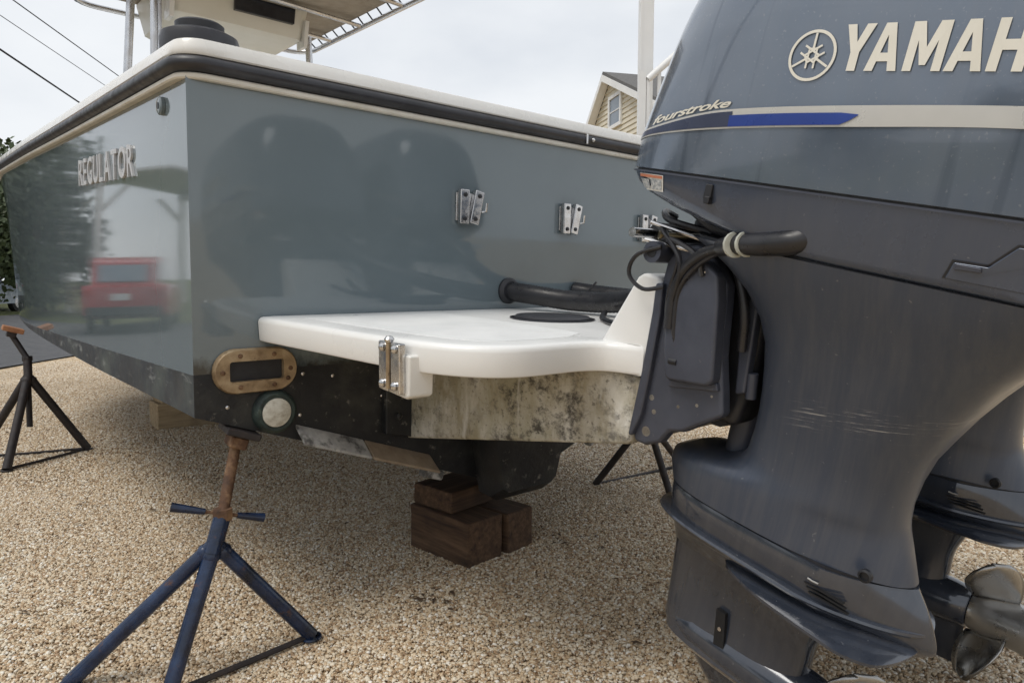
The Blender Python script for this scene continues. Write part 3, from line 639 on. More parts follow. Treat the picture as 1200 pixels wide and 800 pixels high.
# T-top
top_o = surf('sun_top', loft([[(x, y, z0 + .05 * (1 - (x / .84) ** 2)) for x, y in rrp] for rrp, z0 in (([(a, 2.62 + b) for a, b in rrect(.82, 1.24, .16, 6)], 2.750), ([(a, 2.62 + b) for a, b in rrect(.83, 1.25, .16, 6)], 2.762), ([(a, 2.62 + b) for a, b in rrect(.82, 1.24, .16, 6)], 2.774))]), M_CANVAS, boat)
rail_pts = [Vector((a, 2.62 + b, 2.705)) for a, b in rrect(.88, 1.30, .18, 6)]; rail_pts.append(rail_pts[0])
surf('top_rail', tube(rail_pts, .019, 10), M_ALU, boat)
for yy in (1.75, 2.3, 2.9, 3.4): surf('cross_tube', tube([(-.86, yy, 2.708), (0, yy, 2.735), (.86, yy, 2.708)], .016, 8), M_ALU, boat)
for s in (-1, 1):
    for yy in np.arange(1.6, 3.8, .14): surf('lacing', tube([(s * .815, yy, 2.756), (s * .88, yy + .03, 2.722)], .006, 5), M_BLACKPART, boat)
    for (ya, yb, xa, xb) in ((3.34, 3.30, .72, .62),):
        surf('top_leg', tube([(s * xa, ya, .86), (s * (xa * .5 + xb * .5), (ya + yb) / 2, 1.9), (s * xb, yb, 2.66)], .026, 14), M_ALU, boat)
    surf('leg_bracket', prism([(2.98, 2.48), (3.10, 2.48), (3.12, 2.66), (2.94, 2.66)], 'x', s * .44, s * .47), M_WHITE, boat, bevel=.004)
for dx in (0, .035): surf('outrigger_pole', tube([(-.70 + dx, 2.52 + dx, 1.50), (-.655 + dx, 2.54 + dx, 2.9)], .018, 12), M_ALU, boat)
eb = surf('electronics_box', loft([[(a, 3.40 + b, z) for a, b in rrect(w_, d_, .05, 4)] for w_, d_, z in ((.40, .36, 2.50), (.44, .40, 2.53), (.48, .44, 2.74))]), M_CREAM, boat)
surf('box_door', prism([(-.06, 2.615), (.36, 2.615), (.37, 2.72), (-.06, 2.72)], 'y', 2.950, 2.99), M_DARKGL, eb, bevel=.004)
for s in (-.2, .02): surf('speaker_ring', lathe([(.05, 0), (.05, -.012), (.035, -.014), (.03, -.006)], 20, 'z', (.3 + s * .4, 3.55, 2.50)), M_WHITE, eb)

# black round tub standing on the stern quarter
tubt = empty('round_tub', 'low black round tub with a raised ring on the boat stern corner', 'tub', matrix=BOAT_M @ Matrix.Translation((-1.0, .60, 1.5475)))
surf('body', lathe([(.112, 0), (.120, .012), (.128, .092), (.130, .142), (.124, .162), (.10, .174), (.02, .177)], 36), M_RUB, tubt)
surf('top_ring', lathe([(.074, .172), (.080, .179), (.080, .202), (.070, .209), (.060, .203), (.058, .178)], 32), M_BLACKPART, tubt)

# ================================================================== OUTBOARD MOTORS
ETILT = R(13)
def cw_w(z): return interp(z, [.44, .50, .60, .70, .80, .87, .93, .97, .99], [.286, .292, .300, .298, .285, .265, .215, .13, .03])
def cw_f(z): return interp(z, [.44, .50, .60, .70, .80, .88, .94, .99], [.080, .080, .066, .052, .038, .004, -.075, -.25])
def cw_r(z): return interp(z, [.44, .60, .80, .90, .96, .99], [-.86, -.90, -.91, -.86, -.74, -.50])
NF = 3.6
def nfz(z): return interp(z, [.44, .55, .75, .9], [6.5, 5.5, 4.2, 3.2])
def sup(n_, yf, yr, wd, z, ex=NF):
    yc, L = (yf + yr) / 2, (yf - yr) / 2; r_ = []
    for a in np.linspace(0, 2 * math.pi, n_, endpoint=False):
        c, s = math.cos(a), math.sin(a)
        r_.append((wd * math.copysign(abs(s) ** (2 / ex), s), yc + L * math.copysign(abs(c) ** (2 / ex), c), z))
    return r_
def tear(n_, yf, yr, wd, z, ef=4.2, ym=-.50, er=1.35):
    r_ = []
    for a in np.linspace(0, 2 * math.pi, n_, endpoint=False):
        c, s = math.cos(a), math.sin(a); e = ef if c >= 0 else er; L = (yf - ym) if c >= 0 else (ym - yr)
        r_.append((wd * math.copysign(abs(s) ** (2 / e), s), ym + L * math.copysign(abs(c) ** (2 / e), c), z))
    return r_
def cowl_x(y, z, off=.002):
    yf, yr, wd = cw_f(z), cw_r(z), cw_w(z); q = abs((y - (yf + yr) / 2) / ((yf - yr) / 2)); e = nfz(z)
    return -wd * max(0, 1 - min(q, .999) ** e) ** (1 / e) - off
def build_motor(root):
    E_ = root
    zs = [.4585, .463] + list(np.linspace(.48, .86, 14)) + [.88, .90, .92, .94, .955, .97, .98, .987, .99]
    rings = [sup(96, cw_f(.463) - .004, cw_r(.463) + .004, cw_w(.463) - .004, .4565, 6.5)] + [sup(96, cw_f(z), cw_r(z), cw_w(z), z, nfz(z)) for z in zs]
    cowl = surf('upper_cowl', loft(rings), M_COWL, E_, ang=50)
    surf('seam_gasket', loft([sup(96, cw_f(.46) - .006, cw_r(.46) + .006, cw_w(.46) - .006, z, 6.5) for z in (.450, .460)]), M_BLACKPART, E_)
    # lower cowl: bottom edge slopes up to the front
    def lc_f(z): return interp(z, [.338, .350, .369, .388, .41, .43, .455], [-.30, -.22, -.12, -.04, .030, .064, .079])
    lrings = []
    for z in (.338, .345, .355, .37, .39, .41, .43, .445, .450, .4535):
        q = interp(z, [.338, .40, .455], [.262, .276, .286]) - (.004 if z > .452 else 0) - (.012 if z < .34 else 0)
        lrings.append(sup(96, lc_f(z), -.87, q, z, 6.5))
    lcw = surf('lower_cowl', loft(lrings), M_LCOWL, E_, ang=50)
    surf('cowl_trim_line', loft([sup(96, .0805, -.872, .288, z, 6.5) for z in (.4500, .4535)], True, False), M_CLAMP, lcw)
    def lc_x(y, z, off=.002):
        q = interp(z, [.338, .40, .455], [.262, .276, .286]); yf = lc_f(z); qq = abs((y - (yf - .87) / 2) / ((yf + .87) / 2))
        return -q * max(0, 1 - min(qq, .999) ** 6.5) ** (1 / 6.5) - off
    # decals wrap the cowl surface
    def strip(name, ys_, top, bot, mat, par, off):
        vv, ff = [], []
        for i, y in enumerate(ys_):
            for k in range(3):
                z = bot(y) + (top(y) - bot(y)) * k / 2; vv.append((cowl_x(y, z, off), y, z))
        for i in range(len(ys_) - 1):
            for k in range(2): a = i * 3 + k; ff.append((a, a + 1, a + 4, a + 3))
        return mesh_obj(name, vv, ff, mat, par, ang=80)
    st = lambda y: interp(-y, [-.10, .0, .18, .41, .64, .9], [.520, .540, .577, .593, .601, .604])
    sb = lambda y: interp(-y, [-.10, .0, .185, .42, .65, .9], [.505, .522, .544, .561, .572, .574])
    strip('stripe', list(np.linspace(.078, -.80, 60)), st, sb, M_SILVER, cowl, .0022)
    ins = lambda y: .0045 + .002 * max(0, min(1, -y / .4))
    strip('stripe_dark', list(np.linspace(.075, -.20, 26)), lambda y: st(y) - .004, lambda y: sb(y) + .003, M_SLATE, cowl, .0030)
    strip('stripe_blue', list(np.linspace(-.195, -.428, 18)), lambda y: st(y) - .011 if y > -.40 else st(y) - .011 - (-.40 - y) * .1, lambda y: min(sb(y) + .003 + max(0, -.405 - y) * .62, st(y) - .0118), M_BLUE, cowl, .0036)
    # script word above the stripe
    a, b = text_mesh('fourstroke', 1., 0, .022, .45, .95); x1 = max(p[0] for p in a); s_ = .195 / x1
    vv = []
    for u, v_, w_ in a:
        y = .002 - u * s_; z = st(y - .0) + .004 + v_ * .021; vv.append((cowl_x(y, z, .0024), y, z))
    mesh_obj('script_lettering', vv, b, M_LETTER, cowl, smooth=False, recalc=False)
    # maker's lettering
    G = {'Y': (.88, [[(0, 1), (.28, 1), (.43, .62), (.61, 1), (.90, 1), (.57, .4), (.57, 0), (.30, 0), (.30, .4)]]),
         'A': (.96, [[(0, 0), (.26, 0), (.315, .2), (.37, .38), (.48, .75), (.48, 1), (.33, 1)], [(.48, 1), (.48, .75), (.59, .38), (.645, .2), (.70, 0), (.96, 0), (.63, 1)], [(.315, .2), (.645, .2), (.59, .38), (.37, .38)]]),
         'M': (1.05, [[(0, 0), (0, 1), (.32, 1), (.525, .48), (.73, 1), (1.05, 1), (1.05, 0), (.80, 0), (.80, .62), (.61, .12), (.44, .12), (.25, .62), (.25, 0)]]),
         'H': (.87, [[(0, 0), (0, 1), (.26, 1), (.26, .6), (.61, .6), (.61, 1), (.87, 1), (.87, 0), (.61, 0), (.61, .4), (.26, .4), (.26, 0)]])}
    hgt = .070
    for ch, y0 in (('Y', -.374), ('A', -.417), ('M', -.474), ('A', -.531), ('H', -.585), ('A', -.635)):
        vv, ff = [], []
        for poly in G[ch][1]:
            k = len(vv)
            for u, v_ in poly:
                y = y0 - u * .72 * hgt; z = .645 + v_ * hgt
                vv.append((cowl_x(y, z, .0024), y, z))
            ff.append(tuple(range(k, k + len(poly))))
        mesh_obj('letter', vv, ff, M_LETTER, cowl, smooth=False, recalc=False)
    # round emblem: ring with three crossing forks
    ec = (-.326, .669); rad = .0405; vv, ff = [], []
    n_ = 40
    for k in range(n_):
        for r_ in (rad, rad * .885):
            a_ = 2 * math.pi * k / n_; y = ec[0] - r_ * math.cos(a_); z = ec[1] + r_ * math.sin(a_); vv.append((cowl_x(y, z, .0024), y, z))
    ff = [(2 * k, 2 * k + 1, (2 * k + 3) % (2 * n_), (2 * k + 2) % (2 * n_)) for k in range(n_)]
    for j, ang_ in enumerate((90, 210, 330)):
        d = (math.cos(R(ang_)), math.sin(R(ang_))); nrm = (-d[1], d[0])
        def q(r0, r1, o0, o1):
            k = len(vv)
            for r_, o_ in ((r0, o0), (r1, o0), (r1, o1), (r0, o1)):
                y = ec[0] - (d[0] * r_ + nrm[0] * o_) * rad; z = ec[1] + (d[1] * r_ + nrm[1] * o_) * rad; vv.append((cowl_x(y, z, .0024 + .0002 * (j + 1)), y, z))
            ff.append((k, k + 1, k + 2, k + 3))
        q(.30, .87, -.045, .045); q(.22, .30, -.20, .20)
        q(-.50, .22, .12, .20); q(-.50, .22, -.20, -.12)
    mesh_obj('emblem', vv, ff, M_LETTER, cowl, smooth=False, recalc=False)
    # warning label and catches on the lower cowl
    def patch(name, y0, y1, z0, z1, mat, off, par=lcw):
        vv, ff = [], []
        for i in range(19):
            y = y0 + (y1 - y0) * i / 18
            for z in (z0, z1): vv.append((lc_x(y, z, off), y, z))
        ff = [(2 * i, 2 * i + 1, 2 * i + 3, 2 * i + 2) for i in range(18)]
        return mesh_obj(name, vv, ff, mat, par)
    lab = patch('warning_label', .018, -.058, .414, .4465, M_LABEL, .0022)
    patch('label_band', .016, -.056, .4395, .445, M_LABELR, .0028, lab)
    patch('label_print', .014, -.016, .417, .436, M_PRINT, .0028, lab); patch('label_print', -.021, -.054, .417, .436, M_PRINT, .0028, lab)
    mesh_obj('cowl_catch', *merge(box((lc_x(-.175, .425), -.175, .428), (.012, .016, .030)), box((lc_x(-.175, .412) - .004, -.177, .413), (.014, .012, .014))), M_BLACKPART, lcw, bevel=.002)
    # rear latch recess and handle
    def lc_prism(name, pts, off0, off1, mat, par, bev=.0):
        n_ = len(pts); vv = [(lc_x(y, z, off0), y, z) for y, z in pts] + [(lc_x(y, z, off1), y, z) for y, z in pts]
        ff = [tuple(range(n_)), tuple(range(n_, 2 * n_))[::-1]] + [(i, (i + 1) % n_, (i + 1) % n_ + n_, i + n_) for i in range(n_)]
        return mesh_obj(name, vv, ff, mat, par, smooth=False, bevel=bev)
    lp = [(-.600, .3565), (-.609, .386), (-.655, .3875), (-.684, .4215), (-.78, .424), (-.78, .3565)]
    lc_prism('latch_gap', lp, -.004, .0015, M_BLACKPART, lcw)
    lp2 = [(-.6045, .3565), (-.612, .3825), (-.6565, .3840), (-.686, .4180), (-.78, .4205), (-.78, .3565)]
    lh = lc_prism('latch_cover', lp2, -.002, .0042, M_LCOWL, lcw, .002)
    lc_prism('latch_grip', [(-.614, .372), (-.616, .381), (-.650, .381), (-.650, .374)], .002, .0075, M_CLAMP, lh, .0015)
    # midsection: wide at the apron, waisted, flaring to a foot
    zz = [-.245, -.235, -.20, -.175, -.160, -.148, -.138, -.12, -.10, -.05, 0, .05, .10, .15, .20, .25, .29, .315, .330, .3365]
    m_f = lambda z: interp(z, [-.245, -.19, -.172, -.158, -.146, -.130, -.10, 0, .15, .25, .30, .336], [-.090, -.072, -.080, -.115, -.175, -.240, -.262, -.272, -.262, -.212, -.15, -.08])
    m_r = lambda z: interp(z, [-.245, -.188, -.13, -.088, .0, .044, .12, .228, .30, .336], [-.640, -.615, -.592, -.588, -.600, -.617, -.650, -.715, -.790, -.850])
    m_w = lambda z: interp(z, [-.245, -.18, -.10, 0, .10, .20, .28, .336], [.128, .128, .122, .135, .160, .195, .235, .258])
    m_e = lambda z: interp(z, [-.245, -.14, 0, .2, .336], [3.2, 3.2, 3.6, 4.0, 5.0])
    midr = [tear(72, m_f(z), m_r(z), m_w(z), z, m_e(z), (m_f(z) + m_r(z)) / 2, interp(z, [-.245, -.10, .10, .336], [2.0, 2.3, 3.2, 5.0])) for z in zz]
    mid_ = surf('midsection', loft(midr), M_MIDS, E_, ang=55)
    surf('mid_seam', loft([sup(64, m_f(.336) - .01, -.85, .25, z, 5) for z in (.333, .342)]), M_BLACKPART, mid_)
    for y, z in ((-.600, -.224),): 
        mesh_obj('bolt', *merge(lathe([(.013, 0), (.013, -.008), (.009, -.010), (.009, -.004), (.002, -.004)], 20, 'x', (-.106, -.580, z))), M_BLACKPART, mid_)
    # gearcase
    gz = [-.405, -.385, -.36, -.345, -.335, -.31, -.28, -.262, -.252, -.249]
    g_f = lambda z: interp(z, [-.405, -.345, -.30, -.249], [-.118, -.112, -.104, -.098]); g_r = lambda z: interp(z, [-.405, -.36, -.31, -.249], [-.640, -.706, -.688, -.645])
    g_w = lambda z: interp(z, [-.405, -.385, -.36, -.335, -.27, -.249], [.066, .078, .098, .122, .130, .126])
    gear = surf('gearcase', loft([tear(72, g_f(z), g_r(z), g_w(z), z) for z in gz]), M_GEAR, E_, ang=50)
    surf('case_seam', loft([tear(72, -.104, -.640, .120, z) for z in (-.250, -.244)]), M_BLACKPART, gear)
    # splash rail: a thin lip round the nose that dies away aft
    def fl_ring(d, z): return [(x * (1 - d / .14), y - (d if y > -.3 else -d), z - .012 * max(0, -(y + .1))) for x, y, _ in tear(96, -.074, -.69, .141, 0, 3.6, -.46, 1.6)]
    surf('splash_rail', loft([fl_ring(.020, -.327), fl_ring(.003, -.324), fl_ring(0, -.319), fl_ring(.002, -.314), fl_ring(.012, -.311)]), M_GEAR, gear, ang=35)
    # anti-ventilation plate: thin, flat, widening aft
    av = [(-.04, -.275), (-.085, -.29), (-.125, -.325), (-.155, -.40), (-.170, -.48), (-.178, -.56), (-.178, -.60), (-.155, -.645), (-.11, -.668), (-.05, -.680), (0, -.682)]
    av = [(p.x, p.y) for p in catmull([Vector((*p, 0)) for p in av], 4)]; av = av + [(-x, y) for x, y in av[::-1][1:]]
    def ring_in(d, z): return [(x * (1 - d / .18), -.49 + (y + .49) * (1 - d / .25), z) for x, y in av]
    surf('anti_ventilation_plate', loft([ring_in(.010, -.366), ring_in(0, -.363), ring_in(0, -.357), ring_in(.016, -.352), ring_in(.075, -.346)]), M_GEAR, gear, ang=25)
    # strut, bullet and skeg
    s_f = lambda z: interp(z, [-.64, -.60, -.50, -.40], [-.146, -.134, -.124, -.118]); s_r = lambda z: interp(z, [-.64, -.5, -.40], [-.50, -.50, -.53]); s_w = lambda z: interp(z, [-.64, -.60, -.52, -.46, -.40], [.066, .058, .050, .054, .068])
    surf('strut', loft([sup(56, s_f(z), s_r(z), s_w(z), z, 3.0) for z in np.linspace(-.64, -.398, 14)]), M_GEAR, gear, ang=60)
    GZ = -.615
    surf('bullet', lathe([(.004, -.128), (.018, -.133), (.036, -.150), (.052, -.185), (.063, -.235), (.067, -.32), (.067, -.43), (.061, -.52), (.055, -.562), (.05, -.566)], 32, 'y', (0, 0, GZ)), M_GEAR, gear, ang=60)
    surf('skeg', loft([sup(24, yf, yr, wd, z, 2.0) for yf, yr, wd, z in ((-.19, -.56, .018, GZ - .045), (-.25, -.56, .013, GZ - .10), (-.34, -.565, .008, GZ - .165), (-.38, -.56, .003, GZ - .175))]), M_GEAR, gear)
    ip_ = [(-.290, -.505), (-.314, -.505), (-.330, -.590), (-.303, -.592)]
    intake = surf('water_intake', prism(ip_, 'x', -.0625, -.0520), M_BLACKHOLE, gear)
    mesh_obj('screw', *lathe([(.005, 0), (.005, -.002)], 10, 'x', (-.0630, -.310, -.547)), M_STEEL, intake)
    for k in range(3): surf('vent_slot', box((-.1285 + .0008 * k, -.525 - .006 * k, -.288 - .008 * k), (.008, .080, .0028), Matrix.Rotation(R(-1), 3, 'Z')), M_BLACKHOLE, gear)
    surf('paint_chip', tube([(-.1335, -.49, -.276), (-.1335, -.50, -.277), (-.1335, -.512, -.276)], .0016, 5), M_GREYPR, gear)
    # propeller
    pr_ = surf('propeller', lathe([(.050, -.568), (.057, -.585), (.060, -.62), (.061, -.68), (.066, -.725), (.058, -.728), (.053, -.66)], 32, 'y', (0, 0, GZ)), M_HUB, E_, ang=50)
    for k in range(3):
        a0 = R(100 + 120 * k); vv, ff = [], []; nr, nc = 10, 9
        for i in range(nr):
            t = i / (nr - 1); r_ = .055 + .130 * t
            ch = (.45 + .62 * math.sin(math.pi * min(t * .62 + .25, 1))) * (1 - t ** 5) ** .5 * .58 + .02    # angular half chord shape
            for j in range(nc):
                s = (j / (nc - 1) - .5) * 2; da = s * ch * .62 + .25 * t
                y = -.630 + s * ch * .085 + .018 * t
                a_ = a0 + da
                vv.append((r_ * math.cos(a_), y + .012 * s * s, GZ + r_ * math.sin(a_)))
        ff = [(i * nc + j, i * nc + j + 1, (i + 1) * nc + j + 1, (i + 1) * nc + j) for i in range(nr - 1) for j in range(nc - 1)]
        bl = mesh_obj('blade', vv, ff, M_PROP, pr_, ang=80)
        so_ = bl.modifiers.new('thick', 'SOLIDIFY'); so_.thickness = .006; so_.offset = 0
    # clamp bracket, both cheeks
    ck = [(-.030, .275), (-.055, .305), (-.105, .318), (-.15, .295), (-.192, .25), (-.215, .10), (-.236, .03), (-.250, -.022), (-.215, -.050), (-.165, -.092), (-.130, -.105), (-.112, -.140), (-.075, -.162), (-.040, -.165), (-.028, -.12), (-.038, 0), (-.022, .15)]
    for s in (-1, 1):
        cb = surf('clamp_bracket', prism(ck, 'x', s * .172, s * .135), M_CLAMP, E_, bevel=.010, bseg=3)
        fl = [(-.022, .215), (-.042, .220), (-.052, .15), (-.056, 0), (-.056, -.09), (-.040, -.150), (-.030, -.150), (-.032, 0), (-.028, .15)]
        surf('mount_flange', prism(fl, 'x', s * .186, s * .130), M_CLAMP, cb, bevel=.005)
        cv = [(-.066, .232), (-.098, .278), (-.146, .292), (-.182, .270), (-.196, .22), (-.214, .12), (-.226, .05), (-.214, .036), (-.122, .018), (-.108, .022), (-.090, .08), (-.076, .15)]
        surf('bracket_cover', prism(cv, 'x', s * .204, s * .165), M_CLAMP, cb, bevel=.016, bseg=4)
        surf('cover_step', prism([(-.108, .016), (-.225, .046), (-.232, .030), (-.108, -.002)], 'x', s * .182, s * .165), M_CLAMP, cb, bevel=.003)
        for y, z, r_ in ((-.066, -.045, .007), (-.080, -.075, .006), (-.070, -.128, .012), (-.140, -.040, .004), (-.185, -.02, .004), (-.215, .012, .003)):
            mesh_obj('bolt', *lathe([(r_, 0), (r_, -s * .004), (r_ * .6, -s * .007)][::1], 14, 'x', (s * .172, y, z)), M_HUB, cb)
        mesh_obj('slot', *tube([(s * .2000, -.112, .062), (s * .2000, -.132, .064)], .008, 10), M_BLACKPART, cb)
        mesh_obj('chipped_edge', *tube([(s * .170, -.046, -.02), (s * .170, -.043, -.055), (s * .169, -.047, -.085)], .004, 6), M_GREYPR, cb)
    surf('tilt_tube', merge(tube([(-.215, -.017, .284), (.215, -.017, .284)], .024, 18), ), M_CLAMP, E_)
    surf('tilt_tube_bore', merge(tube([(-.2165, -.017, .284), (-.2155, -.017, .284)], .012, 14), ), M_BLACKPART, E_)
    swv = surf('swivel_bracket', prism([(-.04, .30), (-.16, .34), (-.255, .30), (-.262, .05), (-.245, -.06), (-.19, -.06), (-.15, .0), (-.08, .06)], 'x', -.105, .105), M_BLACKPART, E_, bevel=.02, bseg=3)
    surf('swivel_rib', prism([(-.205, .24), (-.245, .22), (-.262, .03), (-.240, .02)], 'x', -.128, -.10), M_CLAMP, swv, bevel=.006)
    surf('swivel_lug', tube([(-.112, -.262, .075), (-.108, -.268, .02)], .012, 10), M_CLAMP, swv)
    surf('drive_tube', tube([(0, -.215, .30), (0, -.222, -.168)], [.036, .036, .036], 20), M_CLAMP, E_)
    surf('steering_arm', prism([(-.01, .325), (-.01, .350), (-.24, .372), (-.24, .335)], 'x', -.05, .05), M_BLACKPART, E_, bevel=.006)
    surf('steering_rod', tube([(-.23, .035, .318), (.23, .035, .318)], .011, 12), M_STEEL, E_)
    surf('steering_ram', tube([(-.14, .035, .318), (.14, .035, .318)], .026, 16), M_BLACKPART, E_)
    surf('brass_fitting', merge(tube([(-.185, -.02, .322), (-.125, -.07, .330)], .007, 10), tube([(-.195, -.012, .322), (-.185, -.02, .322)], .011, 8)), M_BRASS, E_)
    surf('link_bar', merge(tube([(-.19, .02, .345), (-.15, -.12, .325)], .005, 8), tube([(-.20, .02, .306), (-.16, -.11, .300)], .005, 8)), M_STEEL, E_)
    surf('apron', prism([(.02, .42), (-.04, .395), (-.14, .345), (-.24, .335), (-.24, .38), (.0, .44)], 'x', -.20, .20), M_BLACKPART, E_, bevel=.02)
    # thick fuel and control hose with its ties
    hz_ = surf('control_hose', tube([(-.235, -.385, .385), (-.262, -.355, .366), (-.262, -.30, .352), (-.250, -.245, .342), (-.232, -.195, .328)], [.020, .023, .022, .021, .018], 16, smooth_path=5), M_HOSE, E_)
    for y_, z_ in ((-.262, .346), (-.238, .340)):
        surf('hose_tie', tube([(-.256, y_ - .003, z_), (-.253, y_ + .003, z_ - .001)], .025, 16), M_CLIP, hz_)
    surf('hose_tail', tube([(-.240, -.21, .333), (-.222, -.15, .305), (-.205, -.105, .265), (-.200, -.085, .21), (-.200, -.092, .13)], .012, 12, smooth_path=5), M_HOSE, E_)
    surf('cable', tube([(-.235, -.20, .322), (-.215, -.14, .280), (-.203, -.10, .22), (-.202, -.105, .14), (-.196, -.12, .09)], .006, 8, smooth_path=5), M_HOSE, E_)
    surf('cable', tube([(-.215, -.04, .30), (-.225, .015, .27), (-.222, .028, .225), (-.215, -.012, .20), (-.205, -.06, .215)], .005, 8, smooth_path=6), M_HOSE, E_)
    surf('cable', tube([(-.19, -.02, .315), (-.21, -.07, .318), (-.215, -.13, .30), (-.205, -.15, .26)], .006, 8, smooth_path=5), M_HOSE, E_)
    surf('cable', tube([(-.10, -.10, .32), (-.145, -.19, .28), (-.15, -.232, .20), (-.14, -.240, .12)], .010, 10, smooth_path=5), M_HOSE, E_)
    for k in range(2):
        surf('cable', tube([(-.16 + .012 * k, .03 - .01 * k, .34), (-.20, -.03 - .012 * k, .328 - .01 * k), (-.212, -.085 - .010 * k, .285 - .012 * k), (-.204 + .002 * k, -.075 - .012 * k, .20 - .03 * k), (-.197, -.085 - .012 * k, .12 + .015 * k)], .0045 + .0012 * (k % 2), 8, smooth_path=5), M_HOSE, E_)
    surf('grease_fitting', lathe([(.006, 0), (.009, -.006), (.004, -.014)], 10, 'x', (-.194, -.148, .268)), M_STEEL, E_)
    surf('cable', tube([(-.05, .06, .36), (-.12, .04, .37), (-.17, -.02, .355), (-.15, -.12, .345)], .008, 8, smooth_path=5), M_HOSE, E_)
    surf('bonding_strap', tube([(-.200, -.088, .205), (-.199, -.096, .15), (-.197, -.110, .10)], .004, 6, smooth_path=4), M_BRASS, E_)
def motor_matrix(x, tilt):
    o_ = BOAT_M @ Vector((x, -1.0, .72)); return frame(o_, tilt)
motor = empty('outboard_motor', 'big blue grey outboard motor in the right foreground, nearest the camera', 'outboard motor', 'twin outboard motors', motor_matrix(-.35, ETILT))
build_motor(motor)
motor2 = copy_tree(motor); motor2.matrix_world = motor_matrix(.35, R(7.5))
motor2['label'] = 'farther outboard motor mostly hidden behind the near one, its propeller showing'

# ================================================================== BOAT STANDS AND BLOCKS
def stand(label, pad, pad_n, collar, hub, feet, m_body, m_screw, handles, r_leg=.019, m_pad=None, tail=None, bars=((0, 2),), pad_s=(.20, .15, .03)):
    base = sum((Vector(q) for q in feet), Vector()) / 3
    root = empty('boat_stand', label, 'boat stand', 'boat stands under the hull', loc=base); o_ = base
    L_ = lambda p: Vector(p) - o_
    pad = Vector(pad); nrm = Vector(pad_n).normalized(); q = nrm.to_track_quat('Z', 'Y').to_matrix()
    surf('pad', box(L_(pad), pad_s, q), m_pad or M_DKSTAND, root, bevel=.005)
    surf('pad_bracket', prism([(-.05, -.045), (.05, -.045), (.03, -.012), (-.03, -.012)], 'x', -.025, .025) if False else box(L_(pad - nrm * .030), (.09, .05, .035), q), m_screw, root, bevel=.006)
    sp_ = [L_(pad - nrm * .03), L_(collar)] + ([L_(tail)] if tail else []); pts_ = []
    for a_, b_ in zip(sp_, sp_[1:]):
        k_ = max(8, int((b_ - a_).length / .0035)); pts_ += [a_.lerp(b_, q_ / k_) for q_ in range(k_)]
    pts_.append(sp_[-1])
    surf('screw', tube(pts_, [.0172 if (q_ // 1) % 2 else .0150 for q_ in range(len(pts_))], 14), m_screw, root, ang=80)
    surf('nut', lathe([(.026, -.016), (.028, -.008), (.028, .008), (.026, .016)], 8, 'z', L_(collar)), m_screw, root)
    for d in handles:
        d = Vector(d)
        surf('handle_rod', tube([L_(collar), L_(Vector(collar) + d * .5)], .0050, 8), M_RUST, root)
        surf('handle', tube([L_(Vector(collar) + d * .34), L_(Vector(collar) + d)], [.0085, .0125, .0135], 12), m_body, root)
    dirn = (Vector(hub) - Vector(collar)).normalized()
    surf('body', tube([L_(Vector(collar) + dirn * .012), L_(hub), L_(Vector(hub) + dirn * .03)], .0235, 16), m_body, root)
    for ft in feet:
        ft = Vector(ft); d = (ft - Vector(hub)).normalized(); st_ = Vector(hub) + d * .012
        surf('leg', tube([L_(st_), L_(ft + Vector((0, 0, .012)))], r_leg, 14), m_body, root)
        surf('weld_bead', tube([L_(st_ + d * .012), L_(st_ + d * .022), L_(st_ + d * .034)], [r_leg + .001, r_leg + .0045, r_leg + .0005], 12), m_body, root)
        surf('foot', lathe([(.030, 0), (.032, .004), (.030, .008)], 14, 'z', L_(ft + Vector((0, 0, .002)))), m_body, root)
    for i_, j_ in bars:
        a_, b_ = Vector(feet[i_]), Vector(feet[j_])
        surf('tie_bar', tube([L_(a_ + Vector((0, 0, .012))), L_((a_ + b_) / 2 + Vector((0, 0, .010))), L_(b_ + Vector((0, 0, .012)))], .0085, 8), M_DKSTAND, root)
    return root
bw = lambda x, y, z: BOAT_M @ Vector((x, y, z))
bn = BOAT_M.to_3x3() @ Vector((-.34, 0, 1)).normalized()      # hull bottom normal (port), pointing into the hull
bn = BOAT_M.to_3x3() @ Vector((.36, 0, 1)).normalized()
hub1 = view_point(252, 636, 1.90); col1 = view_point(261, 602, 1.93)
stand('chipped blue boat stand with a rusty screw and two handles in the foreground', bw(-1.085, .03, .436), bn, col1, hub1,
      [(-.612, 2.0, 0), (-1.19, 1.75, 0), (-.897, 1.70, 0)], M_BLUEP, M_RUST, [view_point(200, 594, 1.88) - col1, view_point(309, 606, 2.0) - col1], r_leg=.021, pad_s=(.13, .10, .022))
hub2 = view_point(33, 440, 4.18); col2 = view_point(32, 420, 4.2)
stand('dark rusted boat stand with an orange pad at the left edge of the yard', view_point(15, 386, 4.20), (.25, .2, 1), col2, hub2,
      [(-2.917, 3.864, 0), (-2.763, 4.371, 0), (-3.30, 4.14, 0)], M_DKSTAND, M_DKSTAND, [], r_leg=.024, m_pad=M_PLY, tail=view_point(35, 500, 4.16), bars=((0, 1), (1, 2)), pad_s=(.15, .11, .03))
bn3 = BOAT_M.to_3x3() @ Vector((-.36, 0, 1)).normalized()
hub3 = view_point(758, 490, 3.50); col3 = view_point(760, 468, 3.5)
stand('thin dark boat stand half hidden behind the near motor bracket', bw(1.03, .05, .405), bn3, col3, hub3,
      [(.445, 3.57, 0), (.80, 3.36, 0), (1.0, 3.95, 0)], M_DKSTAND, M_DKSTAND, [(.10, .06, -.02), (-.11, -.03, -.02)], r_leg=.018)

